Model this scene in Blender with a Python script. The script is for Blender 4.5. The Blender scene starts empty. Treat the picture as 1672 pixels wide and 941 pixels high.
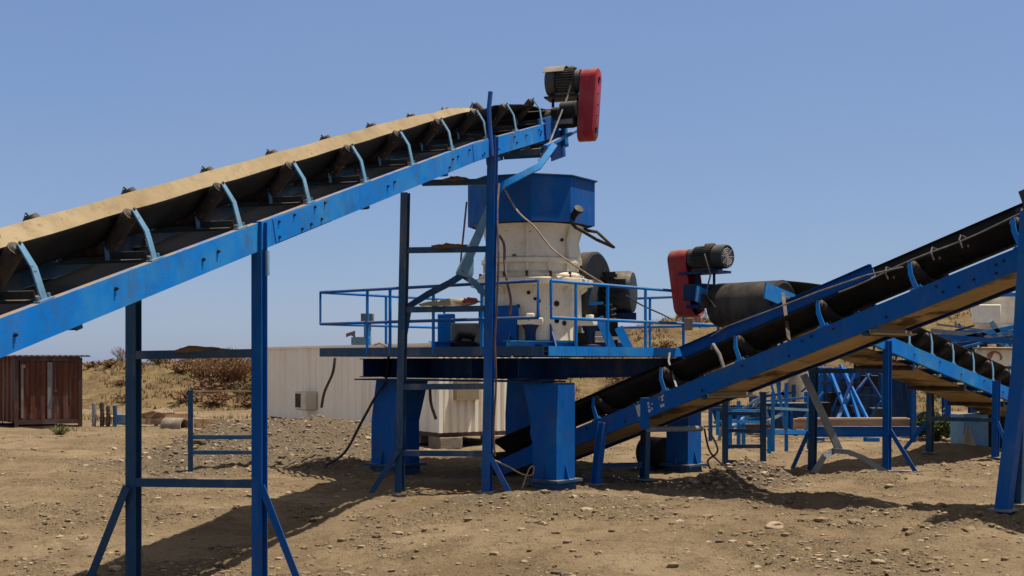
import bpy, bmesh, math, random
from mathutils import Vector as V, Matrix, noise as mnoise
import numpy as np
random.seed(7)
SC = bpy.context.scene
COL = SC.collection
F, ZC, HOR = 2000.0, 2.0, 590.0

def at(px, py, Y):
    return V(((px - 836) / F * Y, Y, ZC - (py - HOR) / F * Y))

def ss(a, b, t):
    t = min(1, max(0, (t - a) / (b - a)))
    return t * t * (3 - 2 * t)

# ------------------------------------------------------------------ terrain
HEAPS = [(-4.4, 24.2, 2.1, 1.5, .17, .8), (-4.4, 25.6, 1.35, 1.2, .66, 1), (-5.8, 24.6, 1.0, 1.1, .52, 1), (-3.1, 26.2, .9, 1.0, .42, 1), (-6.4, 23.2, 1.3, 1.5, .16, 1),
         (-4.3, 22.6, 1.5, 1.2, .16, .7), (3.8, 19.3, .75, .55, .38, 1), (3.0, 18.9, .6, .5, .12, 1), (6.2, 15.2, 1.7, 1.1, .20, .3),
         (.3, 17.3, 2.0, .6, .13, .6), (4.5, 17.2, 1.3, .5, .12, .4), (-9.5, 30, 2.5, 1.2, .18, .2), (7.4, 20.8, 1.2, .6, .10, 0),
         (9.5, 26.5, 1.8, .8, .2, 0), (-7.5, 17, 2.2, 1.5, .10, 0), (15.5, 36, 3.0, 1.6, .5, .3)]
def heap_mask(x, y):
    m = 0
    for cx, cy, sx, sy, h, g in HEAPS:
        if g > 0:
            m += g * math.exp(-(((x - cx) / (sx * 1.15)) ** 2 + ((y - cy) / (sy * 1.15)) ** 2))
    return min(1, m)
def gh0(x, y):
    z = -.16 * ss(15.5, 12, y) * (1 - .3 * ss(2, 6, x)) - .24 * ss(19.5, 14.5, y) * ss(.6, -2.4, x)
    for cx, cy, sx, sy, h, g in HEAPS:
        d = ((x - cx) / sx) ** 2 + ((y - cy) / sy) ** 2
        if d < 9:
            z += h * math.exp(-d)
    return z
def grit(x, y):
    p = V((x, y * 1.5, 0)); return ss(.06, .42, mnoise.noise(p * .42 + V((2, 9, 4))) + .55 * mnoise.noise(p * 1.6 + V((8, 1, 1))) + .08)
def gh(x, y):
    z = gh0(x, y)
    if y < 60 and abs(x) < 40:
        p = V((x, y, 0))
        z += .07 * mnoise.noise(p * .55) + .032 * mnoise.noise(p * 1.9 + V((3, 1, 7)))
        r = mnoise.noise(p * 5.5 + V((9, 4, 2)))
        z += .022 * r + .016 * mnoise.noise(p * 11.0) + .012 * abs(mnoise.noise(p * 7.0 + V((2, 2, 2))))
        gr = grit(x, y)
        if gr > 0: z += gr * (.055 * abs(mnoise.noise(p * 4.3 + V((4, 4, 4)))) + .034 * mnoise.noise(p * 8.5))
        m = heap_mask(x, y)
        if m > .1:
            z += m * (.08 * mnoise.noise(p * 2.6 + V((1, 8, 3))) + .04 * mnoise.noise(p * 8.0))
        # wheel ruts
        z += .022 * math.sin((x * .35 + y * .9) * 3.0 + 2.5 * mnoise.noise(p * .35)) * mnoise.noise(p * .8 + V((5, 5, 5)))
    return z

# ------------------------------------------------------------------ mesh builder
class MB:
    def __init__(s):
        s.v, s.f, s.m = [], [], []
    def add(s, vs, fs, mi=0):
        o = len(s.v)
        s.v += [V(p) for p in vs]
        for f in fs:
            s.f.append([i + o for i in f]); s.m.append(mi)
        return s
    def box(s, c, ex, ey, ez, mi=0):
        c = V(c); vs = [c + a * V(ex) + b * V(ey) + d * V(ez) for a in (-1, 1) for b in (-1, 1) for d in (-1, 1)]
        return s.add(vs, [(0, 1, 3, 2), (4, 6, 7, 5), (0, 4, 5, 1), (2, 3, 7, 6), (0, 2, 6, 4), (1, 5, 7, 3)], mi)
    def abox(s, c, h, mi=0):
        return s.box(c, (h[0], 0, 0), (0, h[1], 0), (0, 0, h[2]), mi)
    def ext(s, prof, p0, p1, xd, yd, mi=0):
        p0, p1, xd, yd = V(p0), V(p1), V(xd), V(yd); n = len(prof)
        vs = [p0 + xd * a + yd * b for a, b in prof] + [p1 + xd * a + yd * b for a, b in prof]
        fs = [(i, (i + 1) % n, n + (i + 1) % n, n + i) for i in range(n)]
        fs += [tuple(range(n)), tuple(range(2 * n - 1, n - 1, -1))]
        return s.add(vs, fs, mi)
    def bar(s, p0, p1, w, h, up=(0, 0, 1), mi=0):
        p0, p1 = V(p0), V(p1); d = (p1 - p0).normalized(); x = d.cross(V(up))
        if x.length < 1e-4: x = d.cross(V((0, 1, 0)))
        x.normalize(); y = x.cross(d).normalized()
        return s.ext([(-w / 2, -h / 2), (w / 2, -h / 2), (w / 2, h / 2), (-w / 2, h / 2)], p0, p1, x, y, mi)
    def cyl(s, p0, p1, r0, r1=None, n=16, mi=0):
        return s.tube([p0, p1], r0, n, mi, r1)
    def tube(s, pts, r, n=8, mi=0, r1=None):
        pts = [V(p) for p in pts]; vs = []; N = len(pts); x = None
        for i, p in enumerate(pts):
            d = (pts[min(i + 1, N - 1)] - pts[max(i - 1, 0)]).normalized()
            if x is None:
                x = d.cross(V((0, 0, 1)))
                if x.length < .05: x = d.cross(V((1, 0, 0)))
            else: x = x - d * x.dot(d)
            x.normalize(); y = d.cross(x)
            rr = r if r1 is None else r + (r1 - r) * i / (N - 1)
            vs += [p + (x * math.cos(a) + y * math.sin(a)) * rr for a in [2 * math.pi * k / n for k in range(n)]]
        fs = [(i * n + k, i * n + (k + 1) % n, (i + 1) * n + (k + 1) % n, (i + 1) * n + k) for i in range(N - 1) for k in range(n)]
        fs += [tuple(range(n))[::-1], tuple(range((N - 1) * n, N * n))]
        return s.add(vs, fs, mi)
    def lathe(s, c, prof, n=40, axis=(0, 0, 1), mi=0):
        c, a = V(c), V(axis).normalized(); x = a.cross(V((0, 1, 0)))
        if x.length < .1: x = a.cross(V((1, 0, 0)))
        x.normalize(); y = a.cross(x); vs = []
        for r, h in prof:
            vs += [c + a * h + (x * math.cos(t) + y * math.sin(t)) * r for t in [2 * math.pi * k / n for k in range(n)]]
        N = len(prof)
        fs = [(i * n + k, i * n + (k + 1) % n, (i + 1) * n + (k + 1) % n, (i + 1) * n + k) for i in range(N - 1) for k in range(n)]
        if prof[0][0] > 1e-3: fs.append(tuple(range(n))[::-1])
        if prof[-1][0] > 1e-3: fs.append(tuple(range((N - 1) * n, N * n)))
        return s.add(vs, fs, mi)
    def sweep(s, stations, closed_prof=True, mi=None):
        """stations: list of vertex rings"""
        n = len(stations[0]); vs = [p for r in stations for p in r]; N = len(stations)
        o = len(s.v); s.v += [V(p) for p in vs]
        for i in range(N - 1):
            for k in range(n):
                s.f.append([o + i * n + k, o + i * n + (k + 1) % n, o + (i + 1) * n + (k + 1) % n, o + (i + 1) * n + k])
                s.m.append(mi[k] if mi else 0)
        s.f.append([o + k for k in range(n)][::-1]); s.m.append(0)
        s.f.append([o + (N - 1) * n + k for k in range(n)]); s.m.append(0)
        return s
    def build(s, name, mats, parent=None, origin=None, smooth=35, recalc=True, bevel=0):
        me = bpy.data.meshes.new(name)
        off = V((0, 0, 0))
        root = parent
        while root is not None:
            off += root.location; root = root.parent
        if origin is not None: off = V(origin)
        me.from_pydata([tuple(p - off) for p in s.v], [], s.f)
        me.polygons.foreach_set('material_index', s.m)
        if recalc:
            bm = bmesh.new(); bm.from_mesh(me); bmesh.ops.recalc_face_normals(bm, faces=bm.faces); bm.to_mesh(me); bm.free()
        for mt in (mats if isinstance(mats, (list, tuple)) else [mats]): me.materials.append(mt)
        if smooth:
            me.polygons.foreach_set('use_smooth', [True] * len(me.polygons)); me.set_sharp_from_angle(angle=math.radians(smooth))
        o = bpy.data.objects.new(name, me); COL.objects.link(o)
        if parent is not None: o.parent = parent
        elif origin is not None: o.location = off
        if bevel:
            b = o.modifiers.new('bev', 'BEVEL'); b.width = bevel; b.segments = 2; b.limit_method = 'ANGLE'; b.angle_limit = math.radians(50)
        return o

def tag(o, label=None, cat=None, group=None, kind=None):
    if label: o['label'] = label
    if cat: o['category'] = cat
    if cat and not kind: kind = 'thing'
    if group: o['group'] = group
    if kind: o['kind'] = kind
    return o
def thing(name, loc, label, cat, group=None):
    o = bpy.data.objects.new(name, None); COL.objects.link(o); o.location = V(loc); o.empty_display_size = .2
    return tag(o, label, cat, group)
def link_copy(o, parent, loc=None):
    c = o.copy(); COL.objects.link(c)
    if parent is not None: c.parent = parent
    if loc is not None: c.location = loc
    return c

# ------------------------------------------------------------------ materials
class NT:
    def __init__(s, name):
        m = bpy.data.materials.new(name); m.use_nodes = True; s.mat = m; s.t = m.node_tree; s.n = s.t.nodes; s.l = s.t.links
        s.b = s.n['Principled BSDF']; s.pos = s.n.new('ShaderNodeNewGeometry')
    def link(s, a, b): s.l.new(a, b)
    def noise(s, scale, detail=4, rough=.55, vec=None, stretch=None):
        k = s.n.new('ShaderNodeTexNoise'); k.inputs['Scale'].default_value = scale; k.inputs['Detail'].default_value = detail; k.inputs['Roughness'].default_value = rough
        v = vec or s.pos.outputs['Position']
        if stretch:
            mp = s.n.new('ShaderNodeMapping'); mp.inputs['Scale'].default_value = stretch; s.link(v, mp.inputs['Vector']); v = mp.outputs['Vector']
        s.link(v, k.inputs['Vector']); return k.outputs['Fac']
    def ramp(s, fac, a, b, lo=0., hi=1.):
        r = s.n.new('ShaderNodeMapRange'); r.inputs['From Min'].default_value = a; r.inputs['From Max'].default_value = b
        r.inputs['To Min'].default_value = lo; r.inputs['To Max'].default_value = hi; r.clamp = True
        s.link(fac, r.inputs['Value']); return r.outputs['Result']
    def mul(s, a, b):
        m = s.n.new('ShaderNodeMath'); m.operation = 'MULTIPLY'
        for i, x in enumerate((a, b)):
            if isinstance(x, (int, float)): m.inputs[i].default_value = x
            else: s.link(x, m.inputs[i])
        return m.outputs[0]
    def mix(s, fac, a, b):
        m = s.n.new('ShaderNodeMix'); m.data_type = 'RGBA'
        if isinstance(fac, (int, float)): m.inputs[0].default_value = fac
        else: s.link(fac, m.inputs[0])
        for i, x in ((6, a), (7, b)):
            if isinstance(x, (tuple, list)): m.inputs[i].default_value = (*x[:3], 1)
            else: s.link(x, m.inputs[i])
        return m.outputs[2]
    def normz(s):
        x = s.n.new('ShaderNodeSeparateXYZ'); s.link(s.pos.outputs['Normal'], x.inputs[0]); return x.outputs['Z']
    def attr(s, name):
        a = s.n.new('ShaderNodeAttribute'); a.attribute_name = name; return a.outputs['Fac']
    def bump(s, h, strength=.3, dist=.02):
        b = s.n.new('ShaderNodeBump'); b.inputs['Strength'].default_value = strength; b.inputs['Distance'].default_value = dist
        s.link(h, b.inputs['Height']); s.link(b.outputs[0], s.b.inputs['Normal'])
    def done(s, col, rough=.6, metal=0., spec=.5):
        if isinstance(col, (tuple, list)): s.b.inputs['Base Color'].default_value = (*col[:3], 1)
        else: s.link(col, s.b.inputs['Base Color'])
        if isinstance(rough, (int, float)): s.b.inputs['Roughness'].default_value = rough
        else: s.link(rough, s.b.inputs['Roughness'])
        s.b.inputs['Metallic'].default_value = metal; s.b.inputs['Specular IOR Level'].default_value = spec
        return s.mat

DUST = (.30, .22, .135)
def paint(name, base, faded, dust=.75, wear=.62, rough=.5, chips=(.10, .05, .03), chip_t=.70, grime=0., spec=.35, smudge=.3):
    t = NT(name)
    c = t.mix(t.ramp(t.noise(1.1, 5, .6), wear - .08, wear + .14), base, faded)
    c = t.mix(t.mul(t.ramp(t.noise(7, 6, .7), .56, .72), .5), c, tuple(.6 * x for x in base))
    c = t.mix(t.mul(t.ramp(t.noise(2.3, 6, .7, stretch=(1, 1, .3)), .52, .75), .35 + grime), c, DUST)
    c = t.mix(t.mul(t.ramp(t.noise(3.4, 7, .72, stretch=(1, 1, .45)), .50, .68), smudge), c, (.07, .06, .047))
    c = t.mix(t.mul(t.ramp(t.noise(40, 3, .6), .60, .72), smudge * .7), c, (.05, .035, .025))
    c = t.mix(t.ramp(t.noise(16, 4, .6), chip_t, chip_t + .03), c, chips)
    d = t.mul(t.ramp(t.normz(), .35, .9), t.ramp(t.noise(5, 4, .6), .30, .55))
    c = t.mix(t.mul(d, dust), c, DUST)
    t.bump(t.noise(24, 3, .6), .08, .01)
    return t.done(c, t.ramp(t.noise(6, 4), .3, .7, rough - .1, rough + .2), spec=spec)

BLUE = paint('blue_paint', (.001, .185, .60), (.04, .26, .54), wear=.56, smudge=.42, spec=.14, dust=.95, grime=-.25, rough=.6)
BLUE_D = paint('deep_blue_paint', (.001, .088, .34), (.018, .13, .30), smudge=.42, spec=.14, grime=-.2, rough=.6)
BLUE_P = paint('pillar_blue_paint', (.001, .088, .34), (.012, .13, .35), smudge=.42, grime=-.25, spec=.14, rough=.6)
BLUE_L = paint('pale_worn_blue_paint', (.12, .28, .42), (.30, .38, .40), grime=.2, chip_t=.64)
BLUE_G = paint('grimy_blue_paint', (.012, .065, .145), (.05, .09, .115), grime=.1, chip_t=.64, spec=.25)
BLUE_K = paint('dark_blue_shade_paint', (.002, .028, .10), (.008, .045, .11), smudge=.5, grime=-.2, spec=.14)  # near-black tone paints under-deck shade into the girders; plain dark blue on other parts
STEEL_W = paint('worn_grey_steel', (.16, .19, .21), (.28, .28, .26), grime=.2)
RED = paint('red_guard_paint', (.29, .010, .018), (.33, .03, .035), dust=.5, smudge=.45, rough=.45, chip_t=.75)
CREAM = paint('cream_crusher_paint', (.80, .73, .57), (.72, .64, .48), dust=.5, smudge=.2, rough=.5, chips=(.07, .045, .03), chip_t=.675)
IRON = paint('dark_iron', (.010, .011, .013), (.02, .02, .02), dust=.3, grime=-.32, smudge=.1, spec=.2, rough=.6)
MOTOR = paint('motor_grey_paint', (.026, .034, .040), (.07, .075, .075), dust=.55, grime=-.2, smudge=.2, spec=.25, rough=.55)
RUST_R = paint('rusty_roller_steel', (.024, .019, .017), (.07, .042, .03), dust=.3, rough=.7, chip_t=.6)
GREYP = paint('grey_painted_housing', (.17, .17, .155), (.25, .245, .22), dust=.5)
PALE = paint('yellowed_appliance_paint', (.62, .56, .43), (.5, .44, .32), dust=.3)
TAN = paint('dusty_tan_plate', (.30, .23, .14), (.36, .30, .20), dust=.3)

def rubber():
    t = NT('black_rubber'); c = t.mix(t.ramp(t.noise(1.5, 6, .65), .42, .72), (.009, .0085, .008), (.032, .028, .023))
    c = t.mix(t.mul(t.ramp(t.noise(3, 5, .7, stretch=(1, 1, 2)), .58, .74), .35), c, (.07, .058, .043))
    t.bump(t.noise(30, 3), .1, .01); return t.done(c, .62, spec=.3)
RUBBER = rubber()
def dusty():
    t = NT('sand_dusted_rubber'); c = t.mix(t.ramp(t.noise(1.3, 6, .65), .3, .7), (.25, .185, .105), (.37, .285, .172))
    c = t.mix(t.mul(t.ramp(t.noise(3.5, 7, .75), .50, .66), .6), c, (.17, .125, .075))
    c = t.mix(t.ramp(t.noise(8, 5, .7), .60, .72), c, (.17, .12, .07))
    c = t.mix(t.ramp(t.noise(19, 3, .6), .70, .73), c, (.10, .06, .04))
    t.bump(t.noise(22, 5, .7), .25, .02); return t.done(c, .95, spec=.1)
def worn():
    t = NT('scuffed_drum_rubber'); c = t.mix(t.ramp(t.noise(2.2, 6, .65, stretch=(2, 2, .4)), .38, .68), (.022, .019, .016), (.085, .072, .055)); t.bump(t.noise(30, 3), .1, .01); return t.done(c, .6, spec=.3)
DRUMR = worn()
BELT_D = dusty()
def dusty2():
    t = NT('striped_dust_rubber'); c = t.mix(t.ramp(t.noise(1.3, 6, .65), .35, .65), (.29, .205, .105), (.42, .30, .16))
    c = t.mix(t.ramp(t.noise(1.6, 6, .7, stretch=(.5, .5, 3.2)), .49, .60), c, (.075, .052, .03))
    return t.done(c, .95, spec=.1)
BELT_R = dusty2()
def white_wall(name, a, b, streak):
    t = NT(name); c = t.mix(t.ramp(t.noise(.7, 6, .65), .35, .7), a, b)
    c = t.mix(t.mul(t.ramp(t.noise(2.0, 6, .7, stretch=(1.5, 1.5, .12)), .54, .75), streak), c, (.26, .17, .09))
    c = t.mix(t.mul(t.ramp(t.noise(9, 5, .7), .66, .72), .5), c, (.16, .1, .06))
    return t.done(c, .6, spec=.3)
WHITE = white_wall('weathered_white_sheet', (.92, .85, .71), (.85, .76, .60), .25)
WHITE_B = white_wall('off_white_sheet', (.92, .86, .73), (.86, .78, .63), .3)
def rust_sheet():
    t = NT('rusty_red_sheet'); c = t.mix(t.ramp(t.noise(1.2, 6, .65, stretch=(2, 2, .5)), .38, .62), (.095, .030, .018), (.15, .060, .032))
    c = t.mix(t.ramp(t.noise(1.6, 6, .7, stretch=(4, 4, .25)), .52, .66), c, (.16, .15, .14))
    c = t.mix(t.ramp(t.noise(8, 4, .6), .70, .73), c, (.6, .58, .54))
    c = t.mix(t.ramp(t.noise(5, 5, .7), .62, .74), c, (.03, .018, .014))
    return t.done(c, .8, spec=.2)
RUST = rust_sheet()
RUST_F = paint('rusty_frame', (.06, .028, .022), (.14, .10, .085), dust=.3)
GALV = paint('galvanised_strip', (.20, .20, .20), (.13, .09, .07), dust=.3, grime=.2)
def wood(name, a, b):
    t = NT(name); c = t.mix(t.ramp(t.noise(3, 6, .7, stretch=(.4, 2, 4)), .35, .65), a, b); t.bump(t.noise(8, 4, .6, stretch=(.4, 2, 4)), .3, .02)
    return t.done(c, .85, spec=.2)
WOOD = wood('weathered_timber', (.27, .15, .08), (.48, .34, .22))
WOOD_P = wood('dark_post_timber', (.035, .025, .02), (.10, .075, .055))
def concrete():
    t = NT('rough_concrete'); c = t.mix(t.ramp(t.noise(4, 7, .7), .35, .68), (.18, .15, .11), (.32, .26, .19)); t.bump(t.noise(12, 5, .7), .4, .03); return t.done(c, .9, spec=.2)
CONC = concrete()
def cable_mat(name, col):
    t = NT(name); return t.done(t.mix(t.ramp(t.noise(9, 4), .4, .65), col, tuple(min(1, x * 1.6 + .02) for x in col)), .6)
CABLE = cable_mat('black_cable', (.012, .011, .011)); CABLE_B = cable_mat('brown_cable', (.09, .045, .03)); ROPE = cable_mat('tan_cord', (.26, .19, .12)); ROPE_G = cable_mat('grey_cord', (.13, .12, .105))
def soil(name, sand1, sand2, grav1, grav2, useattr=True):
    t = NT(name)
    c = t.mix(t.ramp(t.noise(.45, 6, .62), .36, .64), sand1, sand2)
    c = t.mix(t.mul(t.ramp(t.noise(1.9, 7, .7), .50, .66), .65), c, tuple(.62 * x for x in sand1))
    c = t.mix(t.mul(t.ramp(t.noise(26, 5, .75), .54, .66), .6), c, tuple(.45 * x for x in sand1))
    c = t.mix(t.mul(t.ramp(t.noise(40, 3, .7), .62, .70), .55), c, tuple(min(1, 1.35 * x) for x in sand2))
    if useattr:
        gk = t.mix(t.ramp(t.noise(34, 5, .8), .40, .60), tuple(.42 * x for x in sand1), tuple(.9 * x for x in sand2))
        c = t.mix(t.mul(t.attr('grit'), .8), c, gk)
        g = t.mix(t.ramp(t.noise(18, 6, .75), .38, .62), grav1, grav2)
        m = t.n.new('ShaderNodeMath'); m.operation = 'ADD'; t.link(t.attr('gravel'), m.inputs[0]); t.link(t.ramp(t.noise(1.3, 6, .7), .3, .7, -.35, .35), m.inputs[1])
        c = t.mix(t.ramp(m.outputs[0], .25, .7), c, g)
    vo = t.n.new('ShaderNodeTexVoronoi'); vo.inputs['Scale'].default_value = 17; vo.inputs['Randomness'].default_value = 1; t.link(t.pos.outputs['Position'], vo.inputs['Vector'])
    crumb = t.mul(t.ramp(vo.outputs['Distance'], .42, .12), t.ramp(t.noise(5, 6, .75), .50, .60))
    c = t.mix(t.mul(t.ramp(t.noise(60, 2, .6), .58, .66), t.ramp(t.noise(3.2, 5, .7), .46, .60)), c, tuple(.30 * x for x in sand1))
    ad0 = t.n.new('ShaderNodeMath'); ad0.operation = 'ADD'; t.link(t.noise(11, 7, .75), ad0.inputs[0]); t.link(t.mul(crumb, .55), ad0.inputs[1])
    ad = t.n.new('ShaderNodeMath'); ad.operation = 'ADD'; t.link(ad0.outputs[0], ad.inputs[0]); t.link(t.mul(t.noise(45, 5, .7), .45), ad.inputs[1])
    t.bump(ad.outputs[0], 1.0, .07)
    return t.done(c, .96, spec=.1)
SOIL = soil('sandy_soil', (.24, .166, .092), (.365, .268, .158), (.125, .095, .063), (.235, .178, .118))
def hill_mat():
    t = NT('dry_grass_hill')
    c = t.mix(t.ramp(t.noise(.35, 6, .7), .38, .62), (.22, .148, .07), (.30, .21, .105))
    c = t.mix(t.ramp(t.noise(.22, 6, .7, stretch=(1, .6, 1)), .52, .66), c, (.155, .092, .048))
    c = t.mix(t.mul(t.ramp(t.noise(.5, 6, .72), .56, .66), .7), c, (.16, .165, .05))
    c = t.mix(t.mul(t.ramp(t.noise(1.6, 7, .75), .50, .64), .75), c, (.12, .078, .04))
    c = t.mix(t.mul(t.ramp(t.noise(4, 6, .75), .52, .66), .7), c, (.10, .066, .034))
    t.bump(t.noise(3.5, 7, .75), .9, .3); return t.done(c, .95, spec=.1)
HILLM = hill_mat()
def leafm(name, a, b):
    t = NT(name); o = t.n.new('ShaderNodeObjectInfo')
    c = t.mix(t.ramp(t.noise(2.5, 5, .7), .35, .65), a, b); return t.done(c, .9, spec=.15)
TWIG = leafm('reddish_twigs', (.16, .085, .045), (.27, .16, .085)); TWIG_D = leafm('dark_brown_twigs', (.11, .062, .036), (.23, .145, .075))
GRASS_Y = leafm('straw_blades', (.24, .17, .08), (.34, .25, .125)); GRASS_G = leafm('green_blades', (.09, .10, .038), (.16, .15, .06))
LEAF = leafm('dull_green_leaf', (.045, .065, .022), (.10, .12, .045))
STONE = leafm('pale_stone', (.28, .20, .125), (.44, .34, .23)); STONE_D = leafm('dark_stone', (.10, .073, .047), (.24, .17, .105))
GRILLE = NT('pale_fan_grille').done((.35, .35, .33), .5)
MARK_W = NT('white_label_print').done((.42, .43, .44), .7); MARK_R = paint('red_paint_mark', (.36, .13, .08), (.42, .27, .18), dust=0)

# ------------------------------------------------------------------ ground, hill
def axis_steps(lo, hi, step, far, grow=1.13):
    a = list(np.arange(lo, hi + 1e-6, step)); d = step; x = hi
    while x < far: d *= grow; x += d; a.append(x)
    return a
def make_ground():
    xs = axis_steps(0, 9.5, .05, 900, 1.035); xs = [-x for x in xs[:0:-1]] + xs
    ys = axis_steps(10, 23, .05, 900, 1.03); b = []; d = .05; y = 10
    while y > -60: d *= 1.3; y -= d; b.append(y)
    ys = b[::-1] + ys
    vs = []; gm = []; gt_ = []
    for y in ys:
        for x in xs:
            vs.append((x, y, gh(x, y))); gm.append(heap_mask(x, y) if y < 60 else 0); gt_.append(grit(x, y))
    n = len(xs)
    fs = [(j * n + i, j * n + i + 1, (j + 1) * n + i + 1, (j + 1) * n + i) for j in range(len(ys) - 1) for i in range(n - 1)]
    me = bpy.data.meshes.new('ground'); me.from_pydata(vs, [], fs); me.materials.append(SOIL)
    me.polygons.foreach_set('use_smooth', [True] * len(fs))
    at_ = me.attributes.new('gravel', 'FLOAT', 'POINT'); at_.data.foreach_set('value', gm); at2 = me.attributes.new('grit', 'FLOAT', 'POINT'); at2.data.foreach_set('value', gt_)
    o = bpy.data.objects.new('ground', me); COL.objects.link(o); tag(o, 'sandy rutted yard floor scattered with small stones', kind='structure')
make_ground()

def hillz(x, y):
    crest = 1.75 + 2.15 * ss(1.5, 8, x) + .8 * ss(10, 22, x) + .25 * mnoise.noise(V((x * .12, 0, 3)))
    p = V((x, y, 0))
    t = ss(47, 60, y + 2 * mnoise.noise(V((x * .1, 5, 0))))
    z = -.25 + (crest + .25) * t + (.15 + .85 * t) * (.28 * mnoise.noise(p * .3) + .22 * abs(mnoise.noise(p * .8)) + .14 * mnoise.noise(p * 1.6) + .09 * mnoise.noise(p * 3.0))
    if y > 66: z -= (y - 66) * .05
    return z
def make_hill():
    xs = np.arange(-60, 75, .33); ys = list(np.arange(45, 68, .33)) + [70, 76, 90, 120]
    vs = [(x, y, hillz(x, y)) for y in ys for x in xs]; n = len(xs)
    fs = [(j * n + i, j * n + i + 1, (j + 1) * n + i + 1, (j + 1) * n + i) for j in range(len(ys) - 1) for i in range(n - 1)]
    me = bpy.data.meshes.new('hill'); me.from_pydata(vs, [], fs); me.materials.append(HILLM); me.polygons.foreach_set('use_smooth', [True] * len(fs))
    o = bpy.data.objects.new('hill', me); COL.objects.link(o); tag(o, 'low bank of dry grass behind the yard', kind='structure')
make_hill()

def blades(name, pts, mats, label, h=(.15, .4), w=.02, n=1):
    mb = MB()
    for (x, y, z) in pts:
        for _ in range(n):
            a = random.random() * 6.283; hh = random.uniform(*h); lean = V((random.uniform(-.4, .4), random.uniform(-.4, .4), 1)) * hh
            p = V((x + random.uniform(-.06, .06), y + random.uniform(-.06, .06), z - .02)); s = V((math.cos(a), math.sin(a), 0)) * w
            mb.add([p - s, p + s, p + lean], [(0, 1, 2)], random.randrange(len(mats)))
    o = mb.build(name, mats, smooth=0, recalc=False); return tag(o, label, kind='stuff')
pts = []
for _ in range(16000):
    x = random.uniform(-27, 34); y = random.uniform(46.5, 62)
    if mnoise.noise(V((x * .3, y * .3, 0))) + .6 * mnoise.noise(V((x * 1.1, y * 1.1, 5))) > .0: pts.append((x, y, hillz(x, y)))
blades('dry_grass', pts, [GRASS_Y, GRASS_Y, TWIG, GRASS_G], 'short dry grass growing over the bank', (.05, .24), .03, 3)
pts = []
for _ in range(1500):
    x = random.uniform(-24, -9); y = random.gauss(40.5, 2.2)
    if mnoise.noise(V((x * .5, y * .5, 4))) > .05: pts.append((x, y, gh(x, y)))
blades('weeds', pts, [GRASS_G, GRASS_G, GRASS_Y], 'green and straw weeds at the foot of the bank', (.08, .3), .015, 3)

# ------------------------------------------------------------------ stones
def ico(seed, sub=1):
    bm = bmesh.new(); bmesh.ops.create_icosphere(bm, subdivisions=sub, radius=1); r = random.Random(seed); o = V((r.random() * 99, r.random() * 99, 0))
    for v in bm.verts:
        v.co *= 1 + .45 * mnoise.noise(v.co * 1.1 + o)
        v.co.z *= r.uniform(.5, .65) ; 
    vs = [v.co.copy() for v in bm.verts]; fs = [[v.index for v in f.verts] for f in bm.faces]; bm.free(); return vs, fs
TPL = [ico(i, 1) for i in range(8)]
def gravel(name, n, gen, label, mats):
    mb = MB()
    for i in range(n):
        x, y, r = gen()
        vs, fs = TPL[i % 8]; a = random.random() * 6.28; ca, sa = math.cos(a), math.sin(a); z = gh(x, y) + r * .15; e = random.uniform(.7, 1.5)
        mb.add([V((x + r * e * (v.x * ca - v.y * sa), y + r * (v.x * sa + v.y * ca), z + r * v.z)) for v in vs], fs, 0 if random.random() < .45 else 1)
    o = mb.build(name, mats, smooth=0, recalc=False); tag(o, label, kind='stuff')
def gen_all():
    y = 11 + 21 * random.random() ** 1.6; x = random.uniform(-.5, .5) * y
    while grit(x, y) < random.uniform(-.12, .9):
        y = 11 + 21 * random.random() ** 1.6; x = random.uniform(-.5, .5) * y
    return x, y, min(.07, .011 * math.exp(abs(random.gauss(0, .62))))
def gen_heap():
    h = random.choice(HEAPS[:8]); x = random.gauss(h[0], h[2] * .75); y = random.gauss(h[1], h[3] * .75)
    return x, y, .014 * math.exp(abs(random.gauss(0, .6)))
gravel('gravel', 6000, gen_all, 'small stones scattered over the sandy yard', [STONE, STONE_D])
gravel('gravel', 2600, gen_heap, 'coarse grit lying on the dark heaps', [STONE, STONE_D])
CLOD = leafm('dry_soil_clods', (.17, .12, .07), (.30, .22, .13))
def gen_clod():
    x, y, r = gen_all(); return x, y, min(.07, r * 1.5)
gravel('dirt', 2200, gen_clod, 'dry soil clods breaking the surface of the yard', [CLOD, CLOD])
ROCKS = [(1265, 861, 13, 'broad pale flat stone at the lower edge of the shadow band'), (1295, 917, 9, 'blocky pale stone in the open foreground, left of two blocky ones'), (1435, 923, 9, 'blocky pale stone in the open foreground, right of two blocky ones')]
rk = []
for i in range(3):
    vs, fs = ico(40 + i, 3); mb = MB().add(vs, fs); rk.append(mb)
for i, (px, py, sz, lab) in enumerate(ROCKS):
    Y = 14; 
    for _ in range(12):
        p = at(px, py, Y); Y += (p.z - gh(p.x, Y)) / max(.02, (py - HOR) / F)
    p = at(px, py, Y); r = sz / F * Y
    mb = MB(); vs, fs = ico(40 + i, 3); mb.add([V((v.x * r * 1.25, v.y * r, v.z * r * .9)) for v in vs], fs)
    o = mb.build('stone', STONE); o.location = (p.x, Y, gh(p.x, Y) + r * .1); tag(o, lab, 'stone', 'larger stones on the yard floor')
base = MB(); vs, fs = ico(77, 2); base.add(vs, fs); small = None
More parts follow.
